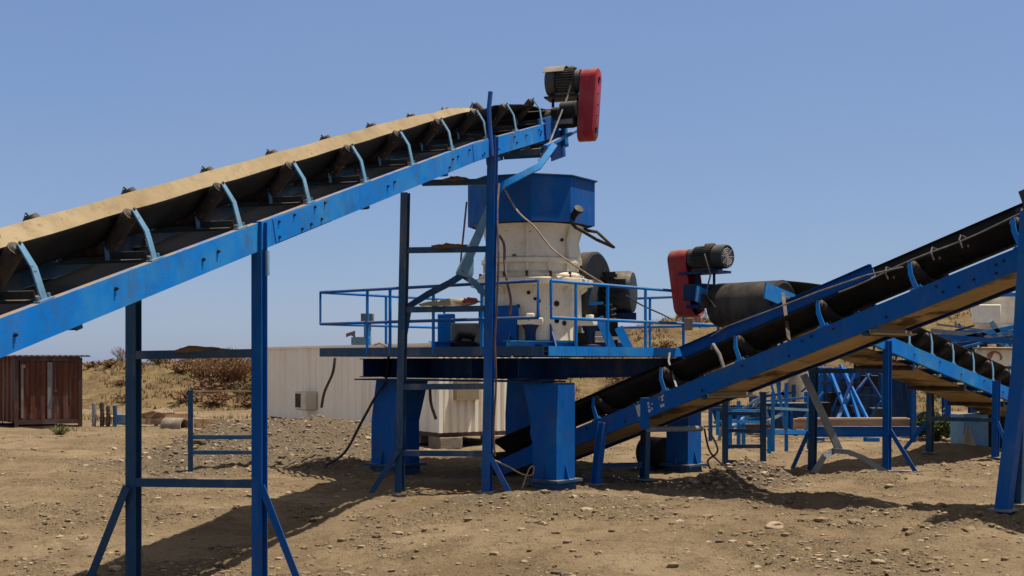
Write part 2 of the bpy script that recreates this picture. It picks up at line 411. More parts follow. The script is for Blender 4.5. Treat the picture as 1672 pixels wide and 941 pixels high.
for i in range(60):
    px = random.uniform(20, 1650); py = random.uniform(800, 938); Y = 2 / ((py - HOR) / F); x = (px - 836) / F * Y
    r = random.uniform(.018, .042)
    if small is None: o = small = base.build('stone', STONE)
    else: o = link_copy(small, None)
    o.location = (x, Y, gh(x, Y) + r * .1); o.scale = (r * random.uniform(1, 1.6), r, r * random.uniform(.7, 1.1)); o.rotation_euler.z = random.random() * 6.28
    tag(o, 'fist sized loose stone lying on the open sandy foreground', 'stone', 'loose stones on the sandy foreground')

# ------------------------------------------------------------------ profiles
def H_sec(b, h, t=.012):
    return [(-b/2, -h/2), (b/2, -h/2), (b/2, -h/2+t), (t/2, -h/2+t), (t/2, h/2-t), (b/2, h/2-t), (b/2, h/2), (-b/2, h/2), (-b/2, h/2-t), (-t/2, h/2-t), (-t/2, -h/2+t), (-b/2, -h/2+t)]
def C_sec(w, h, t=.01):
    return [(-w/2, -h/2), (w/2, -h/2), (w/2, -h/2+t), (-w/2+t, -h/2+t), (-w/2+t, h/2-t), (w/2, h/2-t), (w/2, h/2), (-w/2, h/2)]
def L_sec(w, h, t=.01):
    return [(-w/2, -h/2), (w/2, -h/2), (w/2, -h/2+t), (-w/2+t, -h/2+t), (-w/2+t, h/2), (-w/2, h/2)]
def hexa(mb, p, ax, r, l):
    p, ax = V(p), V(ax).normalized(); mb.tube([p, p + ax * l], r, 6)

# ------------------------------------------------------------------ electric motor (mesh parts under a given parent)
def motor(parent, c, ax, L, r, up=(0, 0, 1), name='drive_motor', cover_side=1):
    """c = shaft end centre, ax = axis pointing away from guard"""
    c, ax, up = V(c), V(ax).normalized(), V(up).normalized(); side = ax.cross(up).normalized(); up = side.cross(ax)
    mb = MB(); mb.lathe(c, [(r * .35, 0), (r * .8, .005), (r * .85, L * .12), (r * .78, L * .14), (r * .78, L * .68), (r * .5, L * .69)], 28, ax)
    n = 30
    for k in range(n):
        a = 2 * math.pi * k / n; d = side * math.cos(a) + up * math.sin(a)
        mb.box(c + ax * L * .41 + d * r * .86, ax * L * .26, d * r * .1, d.cross(ax) * .005)
    mb.box(c + ax * L * .42 - up * r * .98, ax * L * .28, side * r * .75, up * r * .08)
    m = mb.build(name, MOTOR, parent)
    fc = MB(); fc.lathe(c, [(r * .9, L * .70), (r * .97, L * .71), (r * .97, L * .93), (r * .90, L * .99), (r * .80, L * .99), (r * .78, L * .96), (0, L * .96)], 32, ax)
    f = fc.build('fan_cover', MOTOR, m)
    g = MB()
    for k in range(4): 
        rr = r * (.16 + .16 * k)
        g.tube([c + ax * L * .985 + (side * math.cos(a) + up * math.sin(a)) * rr for a in [2 * math.pi * i / 24 for i in range(25)]], .006, 5)
    for k in range(8):
        a = 2 * math.pi * k / 8; d = side * math.cos(a) + up * math.sin(a); g.tube([c + ax * L * .985, c + ax * L * .985 + d * r * .8], .005, 5)
    g.build('grille', GRILLE, m)
    t = MB(); t.box(c + ax * L * .40 + (up * .75 + side * .62 * cover_side) * r, ax * L * .14, (up * .75 + side * .62 * cover_side) * r * .28, (up.cross(ax) * .75 + side.cross(ax) * .62 * cover_side) * r * .42)
    t.build('terminal_box', MOTOR, m, bevel=.01)
    return m

def guard(parent, c0, c1, ax, r, depth, mat=RED, name='belt_guard', open_back=True):
    """stadium shell between pulley centres c0 (bottom) and c1 (top); ax = outward axis; closed on outward face"""
    c0, c1, ax = V(c0), V(c1), V(ax).normalized(); y = (c1 - c0).normalized(); x = ax.cross(y).normalized(); L = (c1 - c0).length
    ring = [(-math.cos(a) * r, -math.sin(a) * r) for a in [math.pi * k / 14 for k in range(15)]] + [(math.cos(a) * r, L + math.sin(a) * r) for a in [math.pi * k / 14 for k in range(15)]]
    def P(u, v, d, sc=1): 
        cx = 0; cy = min(max(v, 0), L); return c0 + x * (cx + (u - cx) * sc) + y * (cy + (v - cy) * sc) + ax * d
    n = len(ring); t = .012 / r
    st = [[P(u, v, 0, 1 - t) for u, v in ring], [P(u, v, 0) for u, v in ring], [P(u, v, depth * .94) for u, v in ring], [P(u, v, depth, 1 - .12) for u, v in ring]]
    inn = [[P(u, v, depth - .014, 1 - .14) for u, v in ring]]
    mb = MB(); vs = [p for s in st for p in s] + inn[0]; fs = []
    for i in range(3):
        for k in range(n): fs.append((i * n + k, i * n + (k + 1) % n, (i + 1) * n + (k + 1) % n, (i + 1) * n + k))
    fs.append(tuple(range(3 * n, 4 * n)))
    fs.append(tuple(range(4 * n, 5 * n))[::-1])
    for k in range(n): fs.append((k, 4 * n + k, 4 * n + (k + 1) % n, (k + 1) % n))
    mb.add(vs, fs)
    g = mb.build(name, mat, parent, smooth=40)
    sm_ = MB().sweep([[P(u, v, dd_, 1.02) for u, v in ring] for dd_ in (depth * .60, depth * .60 + .02)]).build('seam', mat, g, smooth=40)
    for q_ in (.28, .5, .72):
        hb_ = MB(); hexa(hb_, c0 + y * L * q_ + ax * depth, ax, .014, .014); hb_.build('bolt', IRON, g)
    for cc in (c0, c1):
        h = MB(); h.lathe(cc + ax * (depth + .001), [(r * .30, 0), (r * .30, .012), (r * .2, .012), (r * .18, .004), (0, .004)], 18, ax); h.build('hub_opening', IRON, g)
        pw = MB(); pw.lathe(cc + ax * .02, [(.02, -.06), (r * .62, -.04), (r * .62, depth * .5), (.02, depth * .5)], 24, ax); pw.build('pulley', IRON, g)
    return g

# ------------------------------------------------------------------ conveyor
class Conv:
    def __init__(s, name, label, P, T2, slope, w, bh, group, segs=None):
        """P near beam bottom point at s=0, T2 horizontal unit dir, slope list [(s_end, slope)]"""
        s.P, s.T2, s.w, s.bh = V(P), V((T2[0], T2[1], 0)).normalized(), w, bh
        s.segs = slope; s.U = None
        s.root = thing(name, (P[0], P[1], gh(P[0], P[1])), label, 'conveyor', group)
    def z(s, t):
        z = 0; a = 0
        if t < 0: return s.segs[0][1] * t
        for e, k in s.segs:
            if t <= e: return z + k * (t - a)
            z += k * (e - a); a = e
        return z + s.segs[-1][1] * (t - a)
    def pt(s, t, u=0, v=0):
        """v measured from the beam's bottom, vertical-ish normal"""
        d = (s.z(t + .01) - s.z(t - .01)) / .02; N = (V((0, 0, 1)) - s.T2 * d).normalized()
        return s.P + s.T2 * t + V((0, 0, s.z(t))) + s.U * u + N * v
    def frame(s, t):
        d = (s.z(t + .01) - s.z(t - .01)) / .02; T = (s.T2 + V((0, 0, d))).normalized(); return T, s.U, s.U.cross(T) * (1 if s.U.cross(T).z > 0 else -1)
    def beam(s, side, t0, t1, ts=(), fl=.075, th=.01, mat=BLUE, bolts=()):
        u0 = 0 if side > 0 else -s.w; sg = -1 if side > 0 else 1; h = s.bh
        prof = [(0, 0), (fl, 0), (fl, th), (th, th), (th, h - th), (fl, h - th), (fl, h), (0, h)]
        st = sorted(set([t0, t1] + [t for t in ts if t0 < t < t1]))
        b = MB().sweep([[s.pt(t, u0 + sg * a, v) for a, v in prof] for t in st]).build('side_beam', mat, s.root, smooth=20)
        bolt = None
        for (t, v) in bolts:
            p = s.pt(t, u0, v) - s.root.location
            if bolt is None:
                mb = MB(); hexa(mb, (0, 0, 0), s.U * side, .017, .016); mb.tube([V((0, 0, 0)) + s.U * side * .016, s.U * side * .028], .009, 8)
                bolt = mb.build('bolt', IRON, None); bolt.parent = b; bolt.location = p
            else: link_copy(bolt, b, p)
        return b
    def idlers(s, ts, a=.22, th=45, wl=.38, r=.070, mat_b=BLUE_L, base=.05, far_rise=0):
        c = s.w / 2; T, U, N = s.frame(ts[0]); rad = math.radians(th); rm = Matrix((T, U, N)).transposed().to_4x4()
        # local coords: x along T, y along U (0 = near face), z from beam top
        def loc(u, v, x=0): return V((x, u, v))
        mb = MB(); vb = base
        mb.box(loc(-s.w / 2, .012), (.085, 0, 0), (0, s.w / 2 - .09, 0), (0, 0, .012)).ext(L_sec(.06, .06, .008), loc(-.09, .054), loc(-s.w + .09, .054), (1, 0, 0), (0, 0, 1))
        e0 = V((0, a + .03, base + .085)); d = V((0, math.cos(rad), math.sin(rad))); end = e0 + d * wl
        me_base = mb
        proto = None
        for t in ts:
            org = s.pt(t, 0, s.bh) - s.root.location
            if proto is None:
                o = mb.build('idler', MOTOR, None); o.parent = s.root; kids = []
                rb = MB().cyl(loc(-c - a, base + .06), loc(-c + a, base + .06), r, n=14); kids.append(rb.build('roller', RUST_R, None))
                for sg in (1, -1):
                    ib = MB().bar(loc(-c + sg * (a + .035), .02, -.075), loc(-c + sg * (a + .015), base + .13, -.03), .05, .014, (0, 1, 0)); kids.append(ib.build('inner_bracket', mat_b, None))
                    q0 = V((0, -c + sg * e0.y, e0.z)); q1 = V((0, -c + sg * end.y, end.z)); dd = (q1 - q0).normalized()
                    rb = MB().cyl(q0, q1, r, n=14); rb.cyl(q1, q1 + dd * .018, r * .86, r * .55, n=14); rb.cyl(q1 + dd * .01, q1 + dd * .07, .012, n=6); kids.append(rb.build('roller', RUST_R, None))
                    hip = V((0, -c + sg * (c - .035), 0)); el = V((-.02, -c + sg * (c - .052), end.z * .64)); tip = q1 + dd * .05 + V((0, 0, .0))
                    bb = MB()
                    ring = lambda p, wd, nn: [p + V((wd, 0, 0)) + nn * .007, p + V((-wd, 0, 0)) + nn * .007, p + V((-wd, 0, 0)) - nn * .007, p + V((wd, 0, 0)) - nn * .007]
                    nn = V((0, sg, .25)).normalized()
                    bb.sweep([ring(hip, .035, V((0, sg, 0))), ring(el, .032, nn), ring(tip, .026, V((0, sg * .6, .8)))])
                    bb.box(hip + V((0, 0, .008)), (.085, 0, 0), (0, .03, 0), (0, 0, .006))
                    for q in (-.06, .06): bb.tube([hip + V((q, 0, .01)), hip + V((q, 0, .045))], .013, 6)
                    kids.append(bb.build('bracket', mat_b, None))
                for k in kids: k.parent = o
                proto = (o, kids)
            else:
                o = link_copy(proto[0], s.root)
                for k in proto[1]: link_copy(k, o)
            T, U, N = s.frame(t); rm = Matrix((T, U, N)).transposed().to_4x4()
            o.matrix_local = Matrix.Translation(org) @ rm
    def belt(s, stations, a=.22, th=45, wl=.30, base=.05, r=.052, drop=None, mats=None, name='carrying_belt', sag=.0):
        """stations: (t, trough factor, dv). top side material 1"""
        c = s.w / 2; rad = math.radians(th); tk = .014; rings = []
        for st in stations:
            t, k, dv = st[:3]; hw = a + wl; top = []
            M = 10
            for i in range(-M, M + 1):
                x = i / M * hw; ax = abs(x); ang = rad * k
                if ax <= a - .10: y = 0; xx = ax
                else:
                    e = ax - (a - .10); kk = ss(0, .10, e); e2 = max(0, e - .03)
                    xx = (a - .10) + e * (1 - kk) + kk * (.03 + e2 * math.cos(ang)) ; y = e2 * math.sin(ang) * 1.0
                    if xx > .9 * hw * 2: xx = hw
                sc = 1
                top.append((math.copysign(xx, x) if x else 0, y + dv))
            ring = [s.pt(t, -c + u, s.bh + base + .06 + r + .012 + v + tk) for u, v in top] + [s.pt(t, -c + u, s.bh + base + .06 + r + .012 + v) for u, v in top[::-1]]
            rings.append(ring)
        n = 2 * M + 1; mi = [1] * (n - 1) + [0] + [0] * (n - 1) + [0]
        return MB().sweep(rings, mi=mi).build(name, mats or [RUBBER, BELT_D], s.root, smooth=50)
    def flat_belt(s, t0, t1, v, hw, mats, steps=8, name='return_belt', sag=.02):
        c = s.w / 2; rings = []
        for i in range(steps + 1):
            t = t0 + (t1 - t0) * i / steps; dv = -sag * (i % 2)
            rings.append([s.pt(t, -c + hw, v + dv + .012), s.pt(t, -c - hw, v + dv + .012), s.pt(t, -c - hw, v + dv), s.pt(t, -c + hw, v + dv)])
        return MB().sweep(rings, mi=[0, 0, 1, 0]).build(name, mats, s.root, smooth=30)
    def cross(s, t, v, sec=.07, mat=BLUE_G, u0=-.012, u1=None, name='cross_member'):
        u1 = -s.w + .012 if u1 is None else u1
        T, U, N = s.frame(t)
        return MB().ext(L_sec(sec, sec, .008), s.pt(t, u0, v), s.pt(t, u1, v), T, N).build(name, mat, s.root)
    def ret_roller(s, t, v):
        mb = MB().cyl(s.pt(t, -.06, v), s.pt(t, -s.w + .06, v), .045, n=14); o = mb.build('return_roller', RUST_R, s.root)
        for u in (-.045, -s.w + .045):
            h = MB(); T, U, N = s.frame(t); h.box(s.pt(t, u, v + .05), T * .04, U * .006, N * .09); h.build('hanger', BLUE_G, o)
    def leg(s, base, top, b=.12, h=.12, mat=BLUE_D, plate=True, sec='H', xd=None):
        base, top = V(base), V(top); z = (top - base).normalized(); x = s.U if xd is None else V(xd); x = (x - z * x.dot(z)).normalized(); y = z.cross(x)
        mb = MB(); mb.ext(H_sec(b, h) if sec == 'H' else [(-b/2, -h/2), (b/2, -h/2), (b/2, h/2), (-b/2, h/2)], base - z * .06, top, x, y)
        o = mb.build('leg', mat, s.root, smooth=20)
        if plate and base.z < 1:
            MB().box(V((base.x, base.y, gh(base.x, base.y) + .02)), s.U * (b * .5 + .07), s.T2 * (h * .5 + .06), (0, 0, .012)).build('foot_plate', STEEL_W, o)
        return o
    def crossbar(s, p0, p1, h=.085, w=.06, mat=BLUE_G):
        p0, p1 = V(p0), V(p1); d = (p1 - p0).normalized(); x = d.cross(V((0, 0, 1))).normalized()
        return MB().ext(C_sec(w, h, .009), p0, p1, x, V((0, 0, 1))).build('crossbar', mat, s.root, smooth=20)
    def brace(s, p0, p1, w=.09, h=.09, mat=BLUE_D, sec='L'):
        p0, p1 = V(p0), V(p1); d = (p1 - p0).normalized(); x = s.T2 - d * s.T2.dot(d); x.normalize(); y = d.cross(x)
        return MB().ext(L_sec(w, h, .011), p0, p1, x, y).build('brace', mat, s.root, smooth=20)

# ================================================================== conveyor 1 : high belt over the crusher
P0 = at(0, 585, 8.7)
C1 = Conv('inclined_conveyor', 'long blue conveyor with sand covered belt rising over the cone crusher', P0, (.323, .946), [(9.72, .299), (16, .262)], 1.42, .27, 'belt conveyors of the crushing plant')
C1.U = V((.946, -.323, 0)).normalized()
KN = [9.72]
bl = []
for px_s, vs_ in ((.18, .12), (1.35, .17), (2.6, .13), (2.85, .15), (3.95, .06), (3.98, .21), (4.3, .22), (4.42, .05), (4.62, .06), (4.75, .22), (4.86, .07), (4.98, .225), (6.6, .14), (6.8, .16), (8.6, .07), (8.75, .16), (8.95, .17), (9.4, .2), (9.9, .06), (9.98, .08), (10.3, .07), (10.6, .2), (10.62, .08), (11.4, .2), (11.5, .1), (12.0, .17), (12.7, .2), (12.75, .12), (12.8, .16)):
    bl.append((px_s, vs_))
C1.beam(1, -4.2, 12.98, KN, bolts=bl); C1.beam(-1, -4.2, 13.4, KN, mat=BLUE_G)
# splice plates on the near beam
for (ta, tb) in ((3.88, 5.1), (9.55, 10.5)):
    MB().sweep([[C1.pt(t, a, v) for a, v in ((.0015, .012), (.007, .012), (.007, .258), (.0015, .258))] for t in (ta, tb)]).build('splice_plate', BLUE, C1.root, smooth=0)
ids = [.58 + 1.382 * k for k in range(-3, 10)]
C1.idlers(ids)
stn = [(t, 1, -.03 - .008 * (.5 - .5 * math.cos(2 * math.pi * (t - .48) / 1.385))) for t in np.arange(-4.2, 11.0, .23)] + [(11.4, .96, 0), (12.0, .85, .0), (12.6, .65, .01), (13.1, .4, .02), (13.5, .15, .02), (13.85, .0, .02)]
C1.belt(stn)
# head pulley and belt wrap
hp = 13.9
def wrap(C, t, vtop, r, hw, mats, tdir=1, name='belt_wrap', ang=(90, -100)):
    T, U, N = C.frame(t); cen = C.pt(t, -C.w / 2, vtop - r); rings = []
    for i in range(15):
        a = math.radians(ang[0] + (ang[1] - ang[0]) * i / 14); d = T * tdir * math.cos(a) + N * math.sin(a)
        rings.append([cen + U * hw + d * (r + .012), cen - U * hw + d * (r + .012), cen - U * hw + d * r, cen + U * hw + d * r])
    b = MB().sweep(rings, mi=[1, 0, 0, 0]).build(name, mats, C.root, smooth=50)
    p = MB().lathe(cen - U * (hw + .03), [(r * .2, 0), (r * .97, .0), (r * .97, .012), (r * .99, .02), (r * .99, 2 * hw + .04), (r * .9, 2 * hw + .06), (r * .3, 2 * hw + .03)], 32, U).build('head_pulley', IRON, C.root)
    sh = MB().cyl(cen - U * (hw + .28), cen + U * (hw + .36), .045, n=14).build('shaft', STEEL_W, p)
    return cen
cen1 = wrap(C1, hp, .27 + .05 + .06 + .052 + .012 + .02, .22, .60, [RUBBER, BELT_D])
C1.flat_belt(-4.2, 13.7, .10, .54, [RUBBER, BELT_R], 26)
for t in (.9, 3.7, 6.1, 8.6, 11.2): C1.ret_roller(t, -.005)
for t in np.arange(-3.4, 13, 1.385): C1.cross(t, .06, mat=IRON)
# head frame plates and chute
T, U, N = C1.frame(13.2)
for u in (-.09, -C1.w + .09):
    MB().box(C1.pt(13.55, u, .17), T * .62, U * .008, N * .19).box(C1.pt(13.2, u + .035, .17), T * .03, U * .035, N * .18).box(C1.pt(13.9, u + .035, .17), T * .03, U * .035, N * .18).build('head_plate', BLUE_D, C1.root)
for u in (-.0, -C1.w):
    MB().box(C1.pt(hp, u - .04 if u == 0 else u + .04, .40), T * .13, U * .06, N * .07).cyl(C1.pt(hp, u - .1 if u == 0 else u + .1, .42), C1.pt(hp, u + .04 if u == 0 else u - .04, .42), .085, n=18).build('bearing_block', IRON, C1.root)
MB().box(C1.pt(14.05, .12, .30), T * .14, U * .15, N * .18).cyl(C1.pt(14.0, .02, .44), C1.pt(14.0, .32, .44), .14, n=20).build('gear_housing', IRON, C1.root, bevel=.02)
MB().box(C1.pt(14.35, -.02, -.02), T * .10, U * .008, N * .22).box(C1.pt(14.35, -.06, -.02), T * .008, U * .05, N * .20).build('head_plate', BLUE, C1.root)
MB().bar(C1.pt(12.9, .03, -.10), C1.pt(14.6, .10, .02), .07, .05, up=N).build('head_brace', BLUE, C1.root)
ch = MB()
for u in (-.1, -C1.w + .1): ch.box(C1.pt(14.05, u, -.18), T * .46, U * .006, N * .24)
ch.box(C1.pt(14.52, -C1.w / 2, -.18), T * .008, U * .6, N * .24)
ch.build('discharge_chute', BLUE_D, C1.root)
lp = MB(); lp.box(C1.pt(13.2, -.7, -.12), T * .75, U * .62, N * .012); lp.box(C1.pt(12.6, -.7, -.08), T * .25, U * .5, N * .05)
lp.build('belt_scraper', IRON, C1.root)
MB().ext(C_sec(.08, .10), C1.pt(12.35, .12, -.13), C1.pt(12.35, -C1.w - .1, -.13), T, N).build('cross_member', BLUE_G, C1.root)
# drive on the head
gc = at(959, 213, 21.95); gt = at(964, 131, 21.95)
gd = guard(C1.root, gc - C1.U * .14, gt - C1.U * .14, C1.U, .20, .30)
m1 = motor(C1.root, gt - C1.U * .16, -C1.U, .64, .255, cover_side=1)
# rubber rain flap over the motor and its mounting
fl = MB(); c_ = gt - C1.U * .60; sd = C1.T2
ring = []
for i in range(11):
    a = math.radians(35 + 150 * i / 10); d = sd * -math.cos(a) * -1 + V((0, 0, 1)) * math.sin(a); 
    d = -sd * math.cos(math.radians(150 - 175 * i / 10)) * -1 + V((0, 0, 1)) * math.sin(math.radians(150 - 175 * i / 10)); d.normalize()
    ring.append([c_ + C1.U * .17 + d * .292, c_ - C1.U * .22 + d * .292, c_ - C1.U * .22 + d * .280, c_ + C1.U * .17 + d * .280])
fl.sweep(ring).build('rain_flap', GREYP, C1.root, smooth=50)
mt = MB(); mb_ = gt - C1.U * .45 - V((0, 0, .295)); mt.box(mb_, C1.U * .36, C1.T2 * .2, (0, 0, .015))
for q in (-.25, .22): mt.bar(mb_ + C1.U * q, mb_ + C1.U * q - V((0, 0, .5)), .05, .05)
mt.bar(mb_ + C1.U * .22 - V((0, 0, .25)), gc - C1.U * .2 + V((0, 0, .1)), .12, .16)
mt.build('motor_mount', IRON, C1.root)
MB().tube([at(935, 128, 21.9), at(926, 160, 21.8), at(912, 196, 21.6), at(898, 232, 21.2), at(880, 262, 20.9)], .018, 6).build('motor_cable', ROPE_G, C1.root)
# ---- front trestle
nb = at(424, 949, 12.1); nt = at(423.5, 363, 12.1); fb = at(218, 941, 12.55); ft = at(218, 480, 12.55)
def foot(p): return V((p.x, p.y, gh(p.x, p.y)))
off = C1.U * .07
Nn, Nf = V((nb.x, nb.y, gh(nb.x, nb.y))), V((fb.x, fb.y, gh(fb.x, fb.y)))
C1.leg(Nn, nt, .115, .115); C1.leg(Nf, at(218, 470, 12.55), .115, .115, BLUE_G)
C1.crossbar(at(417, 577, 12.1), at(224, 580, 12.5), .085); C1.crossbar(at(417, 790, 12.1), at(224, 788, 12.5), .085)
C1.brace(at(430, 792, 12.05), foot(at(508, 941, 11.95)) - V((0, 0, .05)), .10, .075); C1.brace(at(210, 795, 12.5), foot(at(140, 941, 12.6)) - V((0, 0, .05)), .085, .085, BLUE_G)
MB().box(at(437, 430, 12.0), C1.T2 * .02, C1.U * .01, (0, 0, .12)).build('lifting_lug', BLUE_L, C1.root)
# ---- rear trestle
nb = at(803, 800, 18.5); fb = at(660, 800, 18.97)
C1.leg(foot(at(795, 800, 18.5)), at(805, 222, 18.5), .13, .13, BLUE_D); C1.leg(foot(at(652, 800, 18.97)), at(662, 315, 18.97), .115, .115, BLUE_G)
for (yl, yr, xl, xr, mt_) in ((299, 297, 690, 798, BLUE_G), (409, 407, 664, 798, BLUE_G), (506, 504, 662, 795, BLUE_G), (632, 631, 655, 792, BLUE_G), (740, 741, 655, 792, BLUE_G)):
    C1.crossbar(at(xr, yr, 18.5), at(xl, yl, 18.95 if xl < 680 else 18.85), .09, mat=mt_)
C1.brace(at(800, 742, 18.45), foot(at(838, 800, 18.3)) - V((0, 0, .05)), .09, .08); C1.brace(at(652, 735, 18.9), foot(at(605, 803, 19.0)) - V((0, 0, .05)), .09, .08, BLUE_G)
MB().tube([at(803, 255, 18.35), at(800, 215, 18.35), at(798, 180, 18.35), at(801, 150, 18.35)], .035, 8).build('guide_rod', BLUE_D, C1.root)

# ================================================================== steel platform
PC = V((.5, 18.5, 0)); PA = V((-.77, .64, 0)).normalized(); PB = V((.64, .77, 0)).normalized(); DZ = 2.22
def pl(a, b, z): return PC + PA * a + PB * b + V((0, 0, z))
PLT = thing('crusher_platform', pl(2.7, 2.4, 0), 'square blue railed deck on four thick pillars carrying the cone crusher', 'platform')
LA, LB = 5.05, 5.3
d = MB()
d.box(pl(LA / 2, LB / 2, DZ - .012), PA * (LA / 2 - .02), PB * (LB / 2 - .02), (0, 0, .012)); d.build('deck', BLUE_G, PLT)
def edge_ch(p0, p1, inward, mat, h=.15):
    return MB().ext(C_sec(.08, h, .01), p0, p1, inward, (0, 0, 1)).build('edge_channel', mat, PLT, smooth=20)
ez = DZ - .075 + .01
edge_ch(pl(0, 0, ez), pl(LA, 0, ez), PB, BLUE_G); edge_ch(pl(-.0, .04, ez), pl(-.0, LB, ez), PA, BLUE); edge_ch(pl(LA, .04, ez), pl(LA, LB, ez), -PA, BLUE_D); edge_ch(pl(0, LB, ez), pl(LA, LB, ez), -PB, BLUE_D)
for bb in (.75, LB - .8):
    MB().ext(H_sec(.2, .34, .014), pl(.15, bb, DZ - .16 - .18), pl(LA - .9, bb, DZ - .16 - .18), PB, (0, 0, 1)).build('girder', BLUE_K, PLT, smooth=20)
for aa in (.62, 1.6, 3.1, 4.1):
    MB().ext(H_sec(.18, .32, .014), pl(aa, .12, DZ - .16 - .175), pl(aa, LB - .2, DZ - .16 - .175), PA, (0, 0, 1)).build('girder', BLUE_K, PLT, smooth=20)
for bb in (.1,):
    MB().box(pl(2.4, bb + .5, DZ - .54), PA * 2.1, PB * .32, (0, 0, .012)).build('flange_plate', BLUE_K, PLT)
def pillar(a, b, hw=.30, fp=.22, fm=0., top=DZ - .56, fl=True, base_py=None, plinth=True):
    c = pl(a, b, 0); g = gh(c.x, c.y); mb = MB()
    st = []
    zb = g + .16
    for z, w in ((zb, hw), (top - .72, hw), (top, hw)):
        st.append([c + PA * sa * w + PB * sb * w + V((0, 0, z)) for sa, sb in ((-1, -1), (1, -1), (1, 1), (-1, 1))])
    # top flare along PA (knee) : widen at head
    st[2] = [c + PA * sa * (hw + (fp if sa > 0 else fm)) + PB * sb * hw * (1 if sb > 0 else .8) + V((0, 0, top)) for sa, sb in ((-1, -1), (1, -1), (1, 1), (-1, 1))]
    mb.sweep(st); p = mb.build('pillar', BLUE_P, PLT, smooth=10)
    q = MB().box(c + V((0, 0, zb - .02)), PA * (hw + .09), PB * (hw + .09), (0, 0, .02)); q.build('base_plate', BLUE_G, p)
    for sa, sb in ((-1, 0), (1, 0), (0, -1), (0, 1)):
        q = MB(); dd = PA * sa + PB * sb
        q.add([c + dd * hw + V((0, 0, zb)), c + dd * (hw + .075) + V((0, 0, zb)), c + dd * hw + V((0, 0, zb + .26))] + [x + dd.cross(V((0, 0, 1))) * .015 for x in (c + dd * hw + V((0, 0, zb)), c + dd * (hw + .075) + V((0, 0, zb)), c + dd * hw + V((0, 0, zb + .26)))], [(0, 1, 2), (5, 4, 3), (0, 3, 4, 1), (1, 4, 5, 2), (2, 5, 3, 0)])
        q.build('gusset', BLUE_P, p, smooth=0)
    q = MB().ext([(-hw - .03, -.10), (hw + .03, -.10), (hw - .02, .10), (-hw + .02, .10)], c + V((0, 0, zb - .145)) - PB * (hw + .03), c + V((0, 0, zb - .145)) + PB * (hw + .03), PA, (0, 0, 1)); q.build('footing', BLUE_G, p)
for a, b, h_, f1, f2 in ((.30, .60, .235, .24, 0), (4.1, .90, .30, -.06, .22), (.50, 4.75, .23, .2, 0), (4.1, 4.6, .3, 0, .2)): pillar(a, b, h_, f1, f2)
# railing : a tube panel per side, posts are parts
def rail(pts, mat=BLUE, r=.026):
    return MB().tube([V(p) for p in pts], r, 8).build('rail', mat, PLT)
def post(a, b, z0=DZ - .1, z1=DZ + 1.0, r=.026):
    return MB().tube([pl(a, b, z0), pl(a, b, z1)], r, 8).build('rail_post', BLUE, PLT)
zt, zm = DZ + 1.0, DZ + .44
def bent(a0, b0, a1, b1):   # closed tube panel
    r = .06; A0, A1, B0, B1 = pl(a0, b0, zt), pl(a1, b1, zt), pl(a0, b0, zm), pl(a1, b1, zm)
    return MB().tube([B0, A0, A1, B1, B0, A0], .026, 8).build('rail', BLUE, PLT)
e = -.02
rail([pl(.12, e, zm), pl(.12, e, zt), pl(LA, e, zt), pl(LA, e, zm), pl(.12, e, zm)], BLUE_D)
for a in (1.25, 2.3, 3.3): post(a, e)
post(3.85, e)
rail([pl(e, .12, zt), pl(e, .12, zm), pl(e, LB, zm)]); rail([pl(e, .12, zt), pl(e, LB, zt)])
for b in (.75, 1.6, 2.7, 3.9, 5.25): post(e, b)
rail([pl(LA, e, zt), pl(LA, LB, zt), pl(e, LB, zt)]); rail([pl(LA, e, zm), pl(LA, LB, zm), pl(e, LB, zm)])
for b in (1.6, 3.2, LB): post(LA, b)
for a in (.1, 1.6, 3.2): post(a, LB)

# ================================================================== cone crusher
CC = at(868, 590, 22.0); CC.z = 0
CR = thing('cone_crusher', (CC.x, CC.y, DZ), 'cream cone crusher with blue polygonal hopper standing on the railed deck', 'crusher')
def zc(py, Y=22.0): return ZC - (py - HOR) / F * Y
R = lambda px: px / F * 22.0
lo = MB(); lo.lathe((CC.x, CC.y, 0), [(R(70), DZ + .12), (R(84), DZ + .14), (R(83), zc(548)), (R(81), zc(480)), (R(82), zc(474)), (R(100), zc(469)), (R(100), zc(460)), (R(90), zc(457)), (R(78), zc(456))], 64)
lo = lo.build('lower_frame', CREAM, CR, smooth=30)
for k in range(10):
    a = 2 * math.pi * k / 10 + .35; dd = V((math.cos(a), math.sin(a), 0)); c = V((CC.x, CC.y, 0))
    MB().ext([(0, 0), (R(11), R(8)), (R(11), R(11)), (0, R(11))], c + dd * R(82) + V((0, 0, zc(484))) - dd.cross(V((0, 0, 1))) * .012, c + dd * R(82) + V((0, 0, zc(484))) + dd.cross(V((0, 0, 1))) * .012, dd, (0, 0, 1)).build('rib', CREAM, lo, smooth=0)
up = MB(); up.lathe((CC.x, CC.y, 0), [(R(84), zc(457)), (R(86), zc(453)), (R(80), zc(449)), (R(75), zc(447)), (R(75), zc(436)), (R(82), zc(433)), (R(82), zc(427)), (R(76), zc(424)), (R(74.5), zc(400)), (R(76), zc(390)), (R(80), zc(379)), (R(85), zc(373)), (R(85), zc(366)), (R(70), zc(365))], 64)
up = up.build('upper_frame', CREAM, CR, smooth=30)
